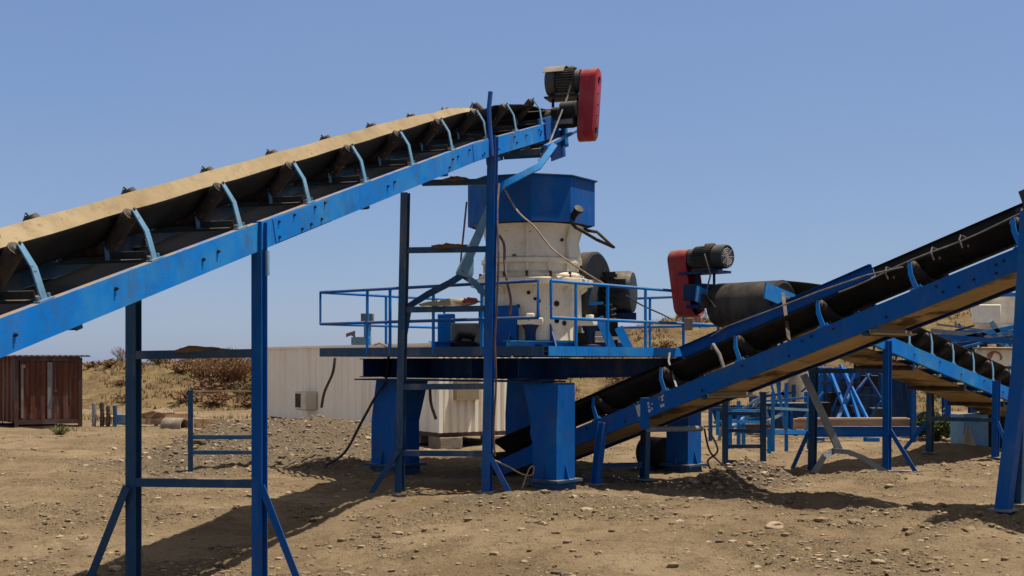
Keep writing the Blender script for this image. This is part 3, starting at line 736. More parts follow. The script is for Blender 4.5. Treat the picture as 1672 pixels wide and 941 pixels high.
for k in range(14):
    a = 2 * math.pi * k / 14 + .12; dd = V((math.cos(a), math.sin(a), 0)); c = V((CC.x, CC.y, 0)); sd = dd.cross(V((0, 0, 1))) * .014
    if k % 2 == 0: MB().ext([(-.02, zc(426)), (R(9), zc(426)), (R(4), zc(398)), (R(11), zc(375)), (-.02, zc(375))], c + dd * R(74) - sd, c + dd * R(74) + sd, dd, (0, 0, 1)).build('rib', CREAM, up, smooth=0)
    MB().ext([(0, zc(447)), (R(5), zc(447)), (R(5), zc(433)), (0, zc(433))], c + dd * R(74.5) - sd * 1.5, c + dd * R(74.5) + sd * 1.5, dd, (0, 0, 1)).build('lug', CREAM, up, smooth=0)
    cb = MB(); hexa(cb, c + dd * R(84) + V((0, 0, zc(456.5))), (0, 0, 1), .028, .09); cb.build('bolt', RUST_R, up)
# inspection bits on lower frame
for (px, py, r, m_) in ((862, 478, 3, IRON), (872, 488, 2.5, IRON), (878, 492, 3, IRON), (906, 496, 4.5, RUST_R), (906, 524, 4, IRON), (918, 528, 4, RUST_R), (846, 500, 3, IRON), (840, 418, 3.5, GREYP), (868, 424, 5, IRON), (915, 392, 2.5, RUST_R)):
    X = (px - 868) / F * 22.0; rr = R(82) if py > 455 else R(76); yy = -math.sqrt(max(.01, rr * rr - X * X)); n = V((X, yy, 0)).normalized(); p = V((CC.x + X, CC.y + yy, zc(py, 22.0 + yy)))
    MB().lathe(p - n * .01, [(R(r), 0), (R(r), .03), (R(r) * .6, .035), (R(r) * .5, .02), (0, .02)], 14, n).build('port', m_, lo if py > 455 else up)
# mounting feet + base frame
bf = MB(); 
for s_ in (-1, 1):
    bf.ext(H_sec(.16, .12, .014), pl(2.36 + s_ * .85, .9, DZ + .062), pl(2.36 + s_ * .85, 4.4, DZ + .062), PA, (0, 0, 1))
bf.build('base_frame', BLUE, CR, smooth=10)
fr = V((CC.x, CC.y, 0))
for ang, m_ in ((-92, 0), (-22, 1), (60, 3)):
    a = math.radians(ang); dd = V((math.cos(a), math.sin(a), 0)); sd = dd.cross(V((0, 0, 1)))
    q = MB(); q.box(fr + dd * R(95) + V((0, 0, DZ + .46)), dd * R(17), sd * .22, (0, 0, .06)); q.box(fr + dd * R(100) + V((0, 0, DZ + .55)), dd * .06, sd * .07, (0, 0, .05))
    f = q.build('mounting_foot', CREAM, CR, bevel=.02)
    q = MB(); q.lathe(fr + dd * R(100) + V((0, 0, DZ + .012)), [(.20, 0), (.20, .05), (.10, .06), (.09, .2), (.10, .3), (.15, .385)], 18); q.build('damper', BLUE_K, f)
# lower skirt, blue wedge plates
for ang in (-70, -112, -135):
    a = math.radians(ang); dd = V((math.cos(a), math.sin(a), 0)); sd = dd.cross(V((0, 0, 1))) * .012
    MB().ext([(0, DZ + .02), (.34, DZ + .02), (.0, DZ + .5)], fr + dd * R(78) - sd, fr + dd * R(78) + sd, dd, (0, 0, 1)).build('gusset', BLUE_P, CR, smooth=0)
MB().box(fr + V((math.cos(math.radians(-128)), math.sin(math.radians(-128)), 0)) * R(87) + V((0, 0, DZ + .38)), V((.79, -.62, 0)) * .42, V((-.62, -.79, 0)) * .03, (0, 0, .36)).build('cover_plate', BLUE_P, CR)
# hopper
HY = 22.0; angs = [12, 55, 91, 133, 176, 215, 262, 318]
angs = [-x for x in angs]
hr = R(104); pts_ = [V((math.cos(math.radians(a)), math.sin(math.radians(a)) , 0)) for a in angs]
ztop, zbot = zc(301), zc(372)
def ringp(sc, z): return [V((CC.x, CC.y, z)) + p * hr * sc for p in pts_]
hp_ = MB(); n = 8
r0, r1, r2, r3 = ringp(1, zbot), ringp(1.0, ztop), ringp(.975, ztop), ringp(.975, zbot)
vs = r0 + r1 + r2 + r3; fs = []
for i in range(3):
    for k in range(n): fs.append((i * n + k, i * n + (k + 1) % n, (i + 1) * n + (k + 1) % n, (i + 1) * n + k))
for k in range(n): fs.append((3 * n + k, 3 * n + (k + 1) % n, (k + 1) % n, k))
hop = hp_.add(vs, fs).build('hopper', BLUE_P, CR, smooth=10)
# hopper rim, floor
rim = MB(); ro, ri = ringp(1.045, ztop + .004), ringp(.96, ztop + .004); ro2, ri2 = ringp(1.045, ztop + .022), ringp(.96, ztop + .022)
vs = ro + ri + ri2 + ro2; fs = []
for i in range(4):
    j = (i + 1) % 4
    for k in range(n): fs.append((i * n + k, i * n + (k + 1) % n, j * n + (k + 1) % n, j * n + k))
rim.add(vs, fs).build('rim', BLUE_G, hop, smooth=0)
MB().lathe((CC.x, CC.y, 0), [(R(78), zbot + .012), (R(86), zbot + .012), (R(86), zbot - .01), (R(78), zbot - .01)], 40).build('collar', IRON, hop)
MB().add(ringp(.97, zbot + .02) + ringp(.97, zbot + .04), [tuple(range(8))[::-1], tuple(range(8, 16))] + [(k, (k + 1) % 8, 8 + (k + 1) % 8, 8 + k) for k in range(8)]).build('floor_plate', IRON, hop, smooth=0)
hb = at(935, 352, 21.15); MB().tube([hb + V((0, .15, -.06)), hb + V((.0, -.05, -.02)), hb + V((.09, -.16, .08))], .06, 12).tube([hb + V((.085, -.15, .07)), hb + V((.10, -.18, .10))], .085, 12).build('hose_coupling', IRON, CR)
MB().tube([at(932, 362, 21.1), at(940, 372, 21.0), at(948, 376, 21.2), at(975, 392, 21.4), at(1002, 404, 21.4), at(975, 379, 21.6), at(955, 376, 21.8)], .03, 7).build('oil_pipe', RUST_R, CR)
# drive side: pulley guard, motor, springs
dc = at(966, 468, 22.6); dax = V((.86, -.5, 0)).normalized()
MB().lathe(at(961, 465, 22.6), [(.02, -.08), (.58, -.08), (.60, -.06), (.60, .17), (.56, .2), (.05, .2)], 40, dax).build('pulley_guard', IRON, CR)
MB().lathe(at(952, 490, 22.3), [(.02, -.1), (.36, -.1), (.38, -.06), (.36, .22), (.3, .26), (.02, .27)], 32, dax).build('flywheel', MOTOR, CR)
mm = MB(); mc = at(1002, 478, 22.9); mm.lathe(mc, [(.05, -.1), (.36, -.1), (.40, 0), (.40, .3), (.36, .36), (.05, .37)], 32, V((.95, -.3, 0))); mm = mm.build('crusher_motor', MOTOR, CR); ma_ = V((.95, -.3, 0)).normalized(); MB().lathe(mc, [(.02, .372), (.30, .372), (.33, .36), (.405, .28), (.405, .30), (.37, .375), (.30, .392), (0, .394)], 32, ma_).build('end_cap', MOTOR, mm); MB().box(mc + ma_ * .12 - V((0, 0, .46)), ma_ * .28, (0, .3, 0), (0, 0, .07)).build('motor_bed', BLUE_K, mm); MB().box(mc + ma_ * .1 + V((-.05, -.38, .12)), ma_ * .14, (0, .07, 0), (0, 0, .11)).build('terminal_box', MOTOR, mm, bevel=.01)
MB().box(at(978, 492, 22.55), (.22, -.1, 0), (.1, .2, 0), (0, 0, .34)).build('belt_housing', IRON, CR, bevel=.04)
MB().box(at(985, 532, 22.4), (.2, -.08, 0), (.08, .2, 0), (0, 0, .16)).build('motor_plinth', BLUE_K, CR)
ch = MB()
for k in range(16):
    p = at(994 + 3 * math.sin(k * 2.1), 447 + k * 3.6, 22.3); ch.box(p, (.10, .02, 0), (-.02, .06, .0), (0, 0, .028))
ch.build('drive_chain', IRON, CR)
sp = MB(); sc_ = at(996, 519, 22.2); sp.tube([sc_ + V((math.cos(k * .7) * .1, math.sin(k * .7) * .1, -.22 + k * .0105)) for k in range(44)], .02, 6); sp.cyl(sc_ + V((0, 0, -.3)), sc_ + V((0, 0, .26)), .05, n=10); sp.build('tension_spring', IRON, CR)
MB().bar(at(962, 500, 22.0), at(962, 470, 22.0), .05, .05).bar(at(960, 497, 22.0), at(985, 495, 22.0), .1, .05).build('guard_bracket', BLUE, CR)
for (x0, y0, x1, y1) in ((978, 518, 1000, 570), (1010, 535, 1028, 572)):
    MB().bar(at(x0, y0, 21.6), at(x1, y1, 21.5), .15, .05, up=(0, 1, 0)).build('motor_leg', BLUE, CR)
MB().abox(at(985, 553, 22.2), (.34, .3, .03)).abox(at(965, 545, 22.1), (.25, .2, .04)).build('motor_base', CREAM, CR)
MB().abox(at(1000, 548, 22.0), (.09, .09, .28)).build('spring_seat', IRON, CR); MB().abox(at(955, 555, 21.6), (.16, .1, .12)).build('stop_block', IRON, CR)
# white fuel/oil boxes left of the body on the deck
LUB = thing('lubrication_unit', at(765, 565, 21.6), 'grey and black oil unit on the deck left of the crusher body', 'machine')
MB().abox(at(760, 548, 22.3), (.26, .2, .22)).build('tank', GREYP, LUB, bevel=.03)
MB().tube([at(745, 560, 21.9), at(752, 546, 21.9), at(768, 548, 21.8), at(782, 556, 21.8)], .07, 10).abox(at(765, 562, 21.8), (.35, .2, .05)).build('pump', IRON, LUB)
MB().bar(at(779, 560, 21.4), at(789, 535, 21.4), .12, .04, up=(0, 1, 0)).build('bracket', GREYP, LUB)
MB().abox(at(729, 540, 22.9), (.16, .12, .31)).abox(at(729, 563, 22.9), (.22, .2, .03)).build('control_cabinet', BLUE, LUB, bevel=.015)
# valve device at the left end of the deck
VU = thing('lubrication_pump', at(598, 571, 21.9), 'small grey pump head on blue bracket at the far left end of the deck', 'pump')
MB().abox(at(600, 520, 21.9), (.11, .09, .09)).build('pump_head', GREYP, VU, bevel=.012)
MB().abox(at(600, 543, 21.9), (.06, .06, .16)).abox(at(590, 557, 21.9), (.17, .1, .07)).build('pump_body', BLUE_L, VU, bevel=.01)
MB().add([at(565, 545, 21.85), at(580, 540, 21.85), at(580, 552, 21.85), at(573, 548, 21.85), at(565, 551, 21.85)] + [at(px, py, 21.95) for px, py in ((565, 545), (580, 540), (580, 552), (573, 548), (565, 551))], [(0, 1, 2, 3, 4), (9, 8, 7, 6, 5)] + [(k, 5 + k, 5 + (k + 1) % 5, (k + 1) % 5) for k in range(5)]).build('drip_tray', GREYP, VU, smooth=0)
MB().tube([at(610, 563, 21.7), at(620, 560, 21.7), at(635, 567, 21.7)], .025, 6).build('hose', ROPE, VU)

# ================================================================== conveyor 2 : discharge conveyor
p2 = at(933, 731, 20.0)
C2 = Conv('discharge_conveyor', 'blue conveyor with black troughed belt climbing from under the crusher toward the viewer', p2, (.727, -.686), [(20, .350)], 1.25, .27, 'belt conveyors of the crushing plant')
C2.U = V((-.686, -.727, 0)).normalized()
bl2 = [(x * .73 + .4, .07 if i % 2 else .2) for i, x in enumerate(range(11))] + [(4.3, .2), (4.45, .21), (6.3, .1), (6.5, .08), (6.7, .1), (7.0, .17), (7.1, .18)]
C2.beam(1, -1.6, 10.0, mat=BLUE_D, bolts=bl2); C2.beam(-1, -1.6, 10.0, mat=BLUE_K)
C2.idlers([.60 + 1.345 * k for k in range(-1, 7)], mat_b=BLUE, a=.17, wl=.36, th=37)
C2.belt([(t, 1, .0) for t in np.arange(-1.8, 10.1, .6)], wl=.30, a=.17, th=37, mats=[RUBBER, RUBBER])
C2.flat_belt(-1.6, 10.0, .035, .46, [RUBBER, BELT_R], 14, sag=.012)
for t in np.arange(-.9, 9.8, 1.345): C2.cross(t, .16)
for t in (2.55, 5.15, 7.7):
    C2.ret_roller(t, -.01)
    T, U, N = C2.frame(t); MB().ext(L_sec(.07, .08, .008), C2.pt(t + .12, .0, -.03), C2.pt(t + .12, -C2.w, -.03), T, N).build('cross_member', TAN, C2.root)
cenT = wrap(C2, -1.75, .27 + .05 + .06 + .052 + .012, .2, .5, [RUBBER, RUBBER], tdir=-1)
# far skirt board: blue channel then black rubber
T, U, N = C2.frame(3)
def skirt(t0, t1, v0, v1, mat, name, u=-C2.w + .1):
    return MB().sweep([[C2.pt(t, u + a, v) for a, v in ((0, v0), (.06, v0), (.06, v0 + .01), (.012, v0 + .01), (.012, v1 - .01), (.07, v1 - .01), (.07, v1), (0, v1))] for t in (t0, t1)]).build(name, mat, C2.root, smooth=10)
skirt(1.7, 5.05, .92, 1.10, BLUE_D, 'skirt_channel'); skirt(1.75, 5.0, .66, .91, BLUE_P, 'skirt_board')
for t in (1.9, 3.4, 4.9): MB().bar(C2.pt(t, -C2.w + .09, .27), C2.pt(t, -C2.w + .09, 1.0), .05, .05, up=T).build('skirt_post', BLUE_D, C2.root)
skirt(5.06, 10, .66, 1.03, RUBBER, 'rubber_skirt'); skirt(-1.6, 1.69, .62, .95, RUBBER, 'rubber_skirt')
# near rubber skirt edge with tie loops
MB().tube([C2.pt(t, -.22 - .012 * math.sin(t * 3), .688 + .012 * math.sin(t * 4.3 + 1)) for t in np.arange(4.9, 10, .12)], .012, 6).build('edge_cord', ROPE_G, C2.root)
for t in (5.6, 6.24, 6.62, 7.4):
    MB().tube([C2.pt(t, -.215, .58), C2.pt(t, -.195, .69), C2.pt(t + .02, -.24, .75), C2.pt(t + .04, -.30, .72), C2.pt(t + .04, -.31, .58)], .013, 6).build('tie_loop', ROPE_G, C2.root)
# loose wire, straps
MB().tube([C2.pt(2.3, -1.12, 1.05), C2.pt(2.9, -.6, .97), C2.pt(4.0, -.25, .84), C2.pt(4.7, -.1, .78), C2.pt(5.4, -.08, .72), C2.pt(5.9, -.05, .62)], .012, 6).build('wire', ROPE_G, C2.root)
MB().bar(C2.pt(1.65, -.9, 1.02), C2.pt(1.85, -.5, .8), .03, .02).bar(C2.pt(1.85, -.5, .8), C2.pt(2.15, -.05, .28), .03, .02).build('strap', ROPE_G, C2.root)
MB().tube([C2.pt(3.0, -.05, .27), C2.pt(2.98, -.07, .5), C2.pt(2.9, -.12, .68), C2.pt(2.8, -.22, .66)], .028, 7).build('hoop', ROPE_G, C2.root)
MB().bar(C2.pt(4.1, -.03, .28), C2.pt(3.88, -.7, 1.12), .05, .02).build('tie_bar', RUST_R, C2.root)
# drive head hinted at the right frame edge
hm = MB(); q = C2.pt(7.60, -.62, .74); hm.box(q, T * .3, U * .3, N * .06); hm.box(q + N * .16, T * .22, U * .2, N * .12); hm.lathe(q + N * .25 - U * .2, [(.04, 0), (.12, .01), (.135, .04), (.135, .34), (.11, .4), (.04, .41)], 20, U); hm.build('head_motor', MOTOR, C2.root)
# stencilled label on the near beam
def sticker(t, v, a, b, name='stencil_mark'):
    T, U, N = C2.frame(t); MB().box(C2.pt(t, .004, v), T * a, U * .0015, N * b).build(name, MARK_W, C2.root)
sticker(1.45, .15, .062, .09, 'label_plate')
for (t, v, a, b) in ((1.62, .20, .028, .022), (1.625, .145, .02, .018), (1.615, .085, .026, .024), (1.69, .17, .012, .012), (1.67, .10, .012, .02), (1.87, .205, .04, .02), (1.885, .165, .02, .014), (1.92, .225, .015, .012), (1.86, .085, .04, .022)): sticker(t, v, a, b)
# legs
def legpair(C, bn, tn, bf_, tf, bars, mat=BLUE_D, mat2=BLUE_G, w=.12, braces=()):
    C.leg(foot(bn), tn, w, w, mat); C.leg(foot(bf_), tf, w, w, mat2)
    for (a, b) in bars: C.crossbar(a, b, .08, mat=mat2)
    for (a, b) in braces: C.brace(a, foot(b) - V((0, 0, .04)), .08, .08, mat)
legpair(C2, at(972, 805, 19.55), at(984, 690, 19.5), at(1052, 800, 20.3), at(1054, 700, 20.3), [(at(978, 761, 19.55), at(1049, 759, 20.2))])
MB().box(at(1053, 675, 19.0), C2.U * .03, C2.T2 * .07, (0, 0, .24)).build('hanger_plate', BLUE_D, C2.root)
MB().cyl(at(1058, 701, 19.0), at(1145, 700, 19.9), .045, n=12).build('tie_tube', STEEL_W, C2.root)
C2.leg(foot(at(1638, 832, 15.0)), at(1667, 600, 14.85), .17, .16, BLUE_D, sec='B'); C2.leg(at(1666, 608, 14.85), at(1681, 345, 14.7), .17, .16, BLUE_D, sec='B'); C2.leg(foot(at(1663, 822, 15.9)), at(1676, 420, 15.9), .10, .10, BLUE_G)

# ================================================================== conveyor 3 : return conveyor with drum head
p3 = at(1448, 572, 22.0)
C3 = Conv('return_conveyor', 'blue conveyor with bare head drum, sloping down to the right behind the discharge conveyor', p3, (.712, .70), [(30, -.200)], 1.30, .27, 'belt conveyors of the crushing plant')
C3.U = V((.70, -.712, 0)).normalized()
C3.beam(1, -3.55, 7.5, bolts=[(x, .13 + .06 * (i % 2)) for i, x in enumerate((1.0, 2.0, 2.9, 3.9, 4.8, 5.6))]); C3.beam(-1, -3.55, 7.5)
C3.idlers([-1.8, -.03] + [.85 + .885 * k for k in range(7)], a=.17, wl=.40, th=40)
C3.belt([(t, 1, 0) for t in np.arange(7.5, -2.2, -.6)][::-1] if False else [(t, min(1, max(0, (t + 3.3) / 1.6)), 0) for t in np.arange(-3.3, 7.6, .4)], a=.17, wl=.40, th=40)
C3.flat_belt(-3.3, 7.5, -.06, .52, [RUBBER, BELT_R], 14)
for t in np.arange(-2.5, 7, .885): C3.cross(t, .15)
for t in (1.1, 3.2, 5.0): C3.ret_roller(t, -.11)
r3 = .36; T, U, N = C3.frame(-3.3)
c3 = wrap(C3, -3.3, .27 + .17, r3, .62, [RUBBER, DRUMR], tdir=-1, ang=(95, -110))
for u in (.0, -C3.w):
    q = MB(); sg = 1 if u == 0 else -1; cc = c3 + U * (sg * .72)
    q.box(cc - N * .1, T * .12, U * .05, N * .05); q.cyl(cc - U * .06, cc + U * .06, .10, n=18); q.build('bearing_block', IRON, C3.root)
    q = MB(); q.box(C3.pt(-3.5, u + sg * .02, .14), T * .42, U * .012, N * .13); q.build('head_plate', BLUE, C3.root)
# drive on far side
g0 = at(1140, 500, 20.9); g1 = at(1130, 425, 20.9)
MB().tube([at(1150, 415, 20.4), at(1160, 450, 20.2), at(1152, 480, 20.2), at(1170, 505, 20.2), at(1195, 520, 20.1)], .016, 6).build('motor_cable', CABLE, C3.root)
g3 = guard(C3.root, g0, g1, -C3.U, .19, .40)
m3 = motor(C3.root, at(1130, 423, 20.85), C3.U, .74, .21, cover_side=-1)
q = MB(); q.box(at(1150, 446, 20.6), C3.U * .42, C3.T2 * .18, (0, 0, .02)); q.bar(at(1138, 440, 20.7), at(1140, 470, 20.7), .1, .05); q.bar(at(1166, 437, 20.5), at(1166, 480, 20.5), .04, .04); q.box(at(1140, 478, 20.7), C3.U * .2, C3.T2 * .15, (0, 0, .14)); q.box(at(1160, 500, 20.45), C3.U * .45, C3.T2 * .08, (0, 0, .03)); q.build('motor_mount', BLUE_K, C3.root)
MB().box(at(1124, 530, 20.7), (.07, 0, 0), (0, .01, 0), (0, 0, .10)).build('lug', TAN, C3.root)
MB().box(at(1150, 490, 20.3), C3.U * .06, C3.T2 * .05, (0, 0, .1)).build('gearbox', RUST_R, C3.root)
legpair(C3, at(1448, 790, 22.0), at(1449, 557, 22.0), at(1326, 778, 22.8), at(1329, 600, 22.8), [(at(1443, 606, 22.0), at(1332, 606, 22.75))], braces=((at(1455, 703, 21.95), at(1500, 800, 21.2)), (at(1322, 705, 22.8), at(1295, 766, 23.2))))
MB().abox(V((at(1470, 796, 21.6).x, 21.6, gh(at(1470, 796, 21.6).x, 21.6) + .03)), (.36, .1, .025)).build('foot_plate', STEEL_W, C3.root)
legpair(C3, at(1625, 765, 24.8), at(1627, 622, 24.8), at(1518, 760, 25.7), at(1519, 638, 25.7), [(at(1620, 686, 24.8), at(1522, 684, 25.6))], braces=((at(1630, 690, 24.75), at(1660, 780, 24.0)), (at(1514, 690, 25.7), at(1474, 765, 26.0))))

# ------------------------------------------------------------------ forked struts
def strut(name, paths, label, mats=BLUE_L, w=.16, h=.06, ws=None):
    p = paths[0][0]; r = thing(name, V((p.x, p.y, p.z)), label, 'strut', 'bent steel struts')
    for i, pts in enumerate(paths):
        for a, b in zip(pts[:-1], pts[1:]):
            pass
        rings = []
        for j, q in enumerate(pts):
            dd = (pts[min(j + 1, len(pts) - 1)] - pts[max(j - 1, 0)]).normalized(); x = dd.cross(V((0, 1, 0))).normalized(); y = V((0, 1, 0))
            ww = (ws[j] if ws and i == 0 else w * (1 if i == 0 else .75))
            rings.append([q + x * ww / 2 - y * h, q - x * ww / 2 - y * h, q - x * ww / 2 + y * h, q + x * ww / 2 + y * h])
        MB().sweep(rings).build('strut_arm', mats if i == 0 else (BLUE if (i == 1 and ws) else BLUE_G if mats is BLUE_L else mats), r, smooth=25)
strut('forked_strut', [[at(757, 452, 19.2), at(760, 443, 19.2), at(766, 418, 19.3), at(782, 382, 19.4), at(800, 335, 19.5), at(812, 310, 19.5)], [at(812, 312, 19.53), at(822, 302, 19.53), at(880, 272, 19.83), at(906, 236, 20.2)], [at(760, 446, 19.24), at(735, 462, 19.2), at(700, 480, 19.2), at(668, 500, 19.15), at(660, 545, 19.2)], [at(757, 450, 19.28), at(775, 462, 19.1), at(792, 482, 19.0)]], 'pale worn forked strut leaning against the tall trestle beside the hopper', ws=[.26, .26, .15, .13, .10, .09], w=.13)
strut('forked_strut', [[at(1370, 735, 21.4), at(1366, 726, 21.4), at(1340, 670, 21.6), at(1312, 612, 21.8)], [at(1364, 735, 21.45), at(1346, 745, 21.3), at(1329, 772, 21.3)], [at(1360, 736, 21.36), at(1384, 738, 21.3), at(1410, 748, 21.3), at(1448, 772, 21.5)]], 'grey forked strut standing beneath the discharge conveyor between two blue legs', STEEL_W, w=.115, h=.05)
# debris on crossbars
def lump(px, py, Y, wx, hz, label, mat=None, name='dirt_clump'):
    mb = MB(); vs, fs = ico(int(px), 3); p = at(px, py, Y)
    mb.add([V((v.x * wx, v.y * .07, max(-.02, v.z * hz * 1.7) + .02 * mnoise.noise(v * 4))) for v in vs], fs); o = mb.build(name, mat or DIRT, None); o.location = p; return tag(o, label, 'debris', 'dirt on the trestle bars')
DIRT = leafm('rusty_dirt', (.10, .05, .03), (.22, .13, .08))
lump(735, 403, 18.65, .30, .05, 'rusty dirt heaped on the trestle bar below the hopper'); lump(745, 293.5, 18.65, .2, .04, 'rusty dirt lying on the topmost bar of the rear trestle'); lump(330, 571.5, 12.3, .25, .03, 'rusty dirt lying on the upper bar of the front trestle'); lump(730, 497, 18.7, .40, .08, 'tan rubbish heap on the trestle bar level with the railing', TAN)
q = lump(770, 492, 18.55, .12, .05, 'crumpled red scrap on the trestle bar beside the tan heap', RED, 'scrap')

# ------------------------------------------------------------------ cables
def cable(pts, r, mat, label, name='cable', n=6):
    P = [V(p) for p in pts]; out = []
    for i in range(len(P) - 1):
        p0, p1, p2, p3 = P[max(i - 1, 0)], P[i], P[i + 1], P[min(i + 2, len(P) - 1)]
        for k in range(6):
            t = k / 6; out.append(.5 * ((2 * p1) + (p2 - p0) * t + (2 * p0 - 5 * p1 + 4 * p2 - p3) * t * t + (-p0 + 3 * p1 - 3 * p2 + p3) * t ** 3))
    out.append(P[-1]); o = MB().tube(out, r, n).build(name, mat); return tag(o, label, 'cable', 'loose cables around the plant')
cable([at(636, 560, 21.6), at(630, 620, 21.6), at(612, 650, 21.6), at(590, 690, 21.8), at(562, 740, 21.9), foot(at(528, 784, 21.9))], .026, CABLE, 'black cable drooping from the deck to the ground beside the gravel heap')
cable([at(822, 305, 20.9), at(845, 345, 20.6), at(872, 370, 20.4), at(900, 405, 20.3), at(930, 428, 20.4), at(960, 448, 21), at(985, 463, 21.8)], .014, ROPE, 'thin tan cord running across the cream crusher from the hopper')
cable([at(1022, 482, 21.6), at(1045, 497, 21.8), at(1080, 513, 22), at(1098, 522, 22)], .014, CABLE, 'thin dark wire stretched from the crusher motor to the right handrail')
cable([at(815, 385, 20.6), at(823, 400, 20.4), at(824, 430, 20.3), at(828, 460, 20.2), at(834, 490, 20.3), at(832, 515, 20.3)], .024, CABLE_B, 'brown hose hanging down the cream crusher shell')
cable([at(815, 300, 18.9), at(812, 350, 18.6), at(814, 420, 18.4), at(811, 500, 18.4), at(808, 560, 18.4), at(810, 620, 18.4), at(806, 700, 18.4), at(808, 745, 18.4)], .016, CABLE_B, 'brown wire running down the tall near leg of the rear trestle')
cable([at(762, 330, 20.3), at(757, 380, 20.3), at(753, 420, 20.3), at(752, 450, 20.2)], .018, CABLE_B, 'dark hose hanging left of the blue hopper')
cable([at(808, 752, 18.4), at(830, 762, 18.6), at(852, 774, 18.8), at(868, 776, 19.0), at(872, 763, 19.0), at(864, 766, 18.9), foot(at(852, 800, 18.9))], .013, ROPE, 'pale cord looping from the trestle foot to the thick pillar base')
cable([at(547, 585, 29), at(543, 610, 29), at(530, 640, 29.5), at(525, 665, 29.9)], .035, CABLE, 'black power cable on the white cabin wall above the air conditioner')
cable([at(702, 636, 22), at(704, 660, 22), at(712, 685, 22)], .03, WOOD, 'brown hose hanging under the deck before the white cabin')
for i, (xx, yy) in enumerate(((1165, 20), (1175, -6))):
    cable([at(1150 + i * 6, 700, 23), at(1158 + i * 14, 735, 23), at(1172 - i * 16, 752, 23), foot(at(1190 - i * 30, 757, 23))], .02, CABLE, ('black cable looping down beside the rear right pillar' if i == 0 else 'second black cable crossing the first beside the rear right pillar'))

# ------------------------------------------------------------------ small step frame behind the front trestle
SF = thing('ladder_stand', foot(at(312, 780, 21.5)), 'small blue ladder frame standing on the gravel heap behind the front trestle', 'frame')
q0, q1 = 21.5, 21.9
for px, Y, m_ in ((312, q0, BLUE_G), (420, q1, BLUE_G)):
    p = foot(at(px, 780, Y)); MB().ext(L_sec(.09, .09, .012), p - V((0, 0, .05)), V((p.x, p.y, zc(637, Y))), (1, 0, 0), (0, 1, 0)).build('post', m_, SF, smooth=10)
for y, h in ((639, .03), (714, .075), (739, .07)): MB().bar(at(313, y, q0), at(420, y, q1), .06, h).build('rung', BLUE_G if y > 640 else WOOD, SF)

# ------------------------------------------------------------------ white cabin
CB = thing('site_cabin', V((-1.64, 28, .1)), 'long white sheet metal cabin raised on blocks behind the crusher deck', 'cabin')
c0 = V((-1.64, 28.0, 0)); da = V((-5.86, 9, 0)).normalized(); db = V((.838, .546, 0)).normalized(); zb_, zt_ = .36, 2.36; LCA, LCB = 10.9, 2.5
def corr(o, d, nrm, L, z0, z1, pitch, depth, mat, name, parent):
    prof = []; x = 0
    while x < L - .001:
        for fx, dd in ((0, 0), (.42, 0), (.5, depth), (.92, depth)):
            if x + fx * pitch <= L: prof.append((x + fx * pitch, dd))
        x += pitch
    prof.append((L, 0)); poly = prof + [(L, -.04), (0, -.04)]
    return MB().ext(poly, o + V((0, 0, z0)), o + V((0, 0, z1)), d, nrm).build(name, mat, parent, smooth=0)
na = V((-.838, -.546, 0)); nb_ = V((da.x * -1, da.y * -1, 0))
corr(c0, da, na, LCA, zb_, zt_, .42, .03, WHITE, 'side_wall', CB); corr(c0 + db * 0, db, nb_, LCB, zb_, zt_, .20, .06, WHITE_B, 'end_wall', CB)
MB().box(c0 + da * LCA / 2 + db * (LCB - .04) + V((0, 0, (zb_ + zt_) / 2)), da * LCA / 2, db * .03, (0, 0, 1.0)).box(c0 + da * LCA + db * LCB / 2 + V((0, 0, (zb_ + zt_) / 2)), da * .03, db * LCB / 2, (0, 0, 1.0)).build('back_wall', WHITE, CB)
MB().box(c0 + da * LCA / 2 + db * LCB / 2 + V((0, 0, zt_ + .03)), da * (LCA / 2 + .1), db * (LCB / 2 + .1), (0, 0, .028)).build('roof', WHITE_B, CB)
MB().box(c0 + da * LCA / 2 + db * LCB / 2 + V((0, 0, zb_ - .05)), da * (LCA / 2), db * (LCB / 2), (0, 0, .05)).build('chassis', RUST_F, CB)
MB().box(c0 + na * .02 + nb_ * .02 + V((0, 0, (zb_ + zt_) / 2)), da * .05, db * .05, (0, 0, 1.0)).build('corner_post', WHITE_B, CB)
wn = MB(); wn.box(c0 + db * .62 + nb_ * .1 + V((0, 0, 1.35)), db * .3, nb_ * .1, (0, 0, .24)); wn.build('window_box', TAN, CB)
for i, (a, b, m_) in enumerate(((.2, .25, 0), (1.4, .4, 1), (.1, 1.6, 2), (4.5, .3, 0), (8, .4, 1))):
    p = c0 + da * a + db * b; g = gh(p.x, p.y); o = MB().box(p + V((0, 0, (g + zb_ - .1) / 2)), da * .28, db * .3, (0, 0, (zb_ - .1 - g) / 2 - .001)).build('support_block', CONC, CB, bevel=.02)
AC = thing('air_conditioner', at(503, 668, 30), 'rusty boxed air conditioner mounted on the white cabin wall', 'air conditioner')
tt = 4.6
# find wall distance for px 503
for k in range(2000):
    tt = k * .005; p = c0 + da * tt
    if p.x / p.y <= (510 - 836) / F: break
ac = p + na * .19 + V((0, 0, ZC - (654 - HOR) / F * p.y)); AC.location = ac - V((0, 0, .24))
MB().box(ac, da * .37, na * .17, (0, 0, .25)).build('housing', PALE, AC, bevel=.015)
MB().box(ac + na * .175 + da * .15, da * .18, na * .008, (0, 0, .19)).build('fan_grille', RUST_R, AC, bevel=.006)
MB().box(ac + V((0, 0, -.245)), da * .25, na * .14, (0, 0, .018)).build('bracket', IRON, AC)

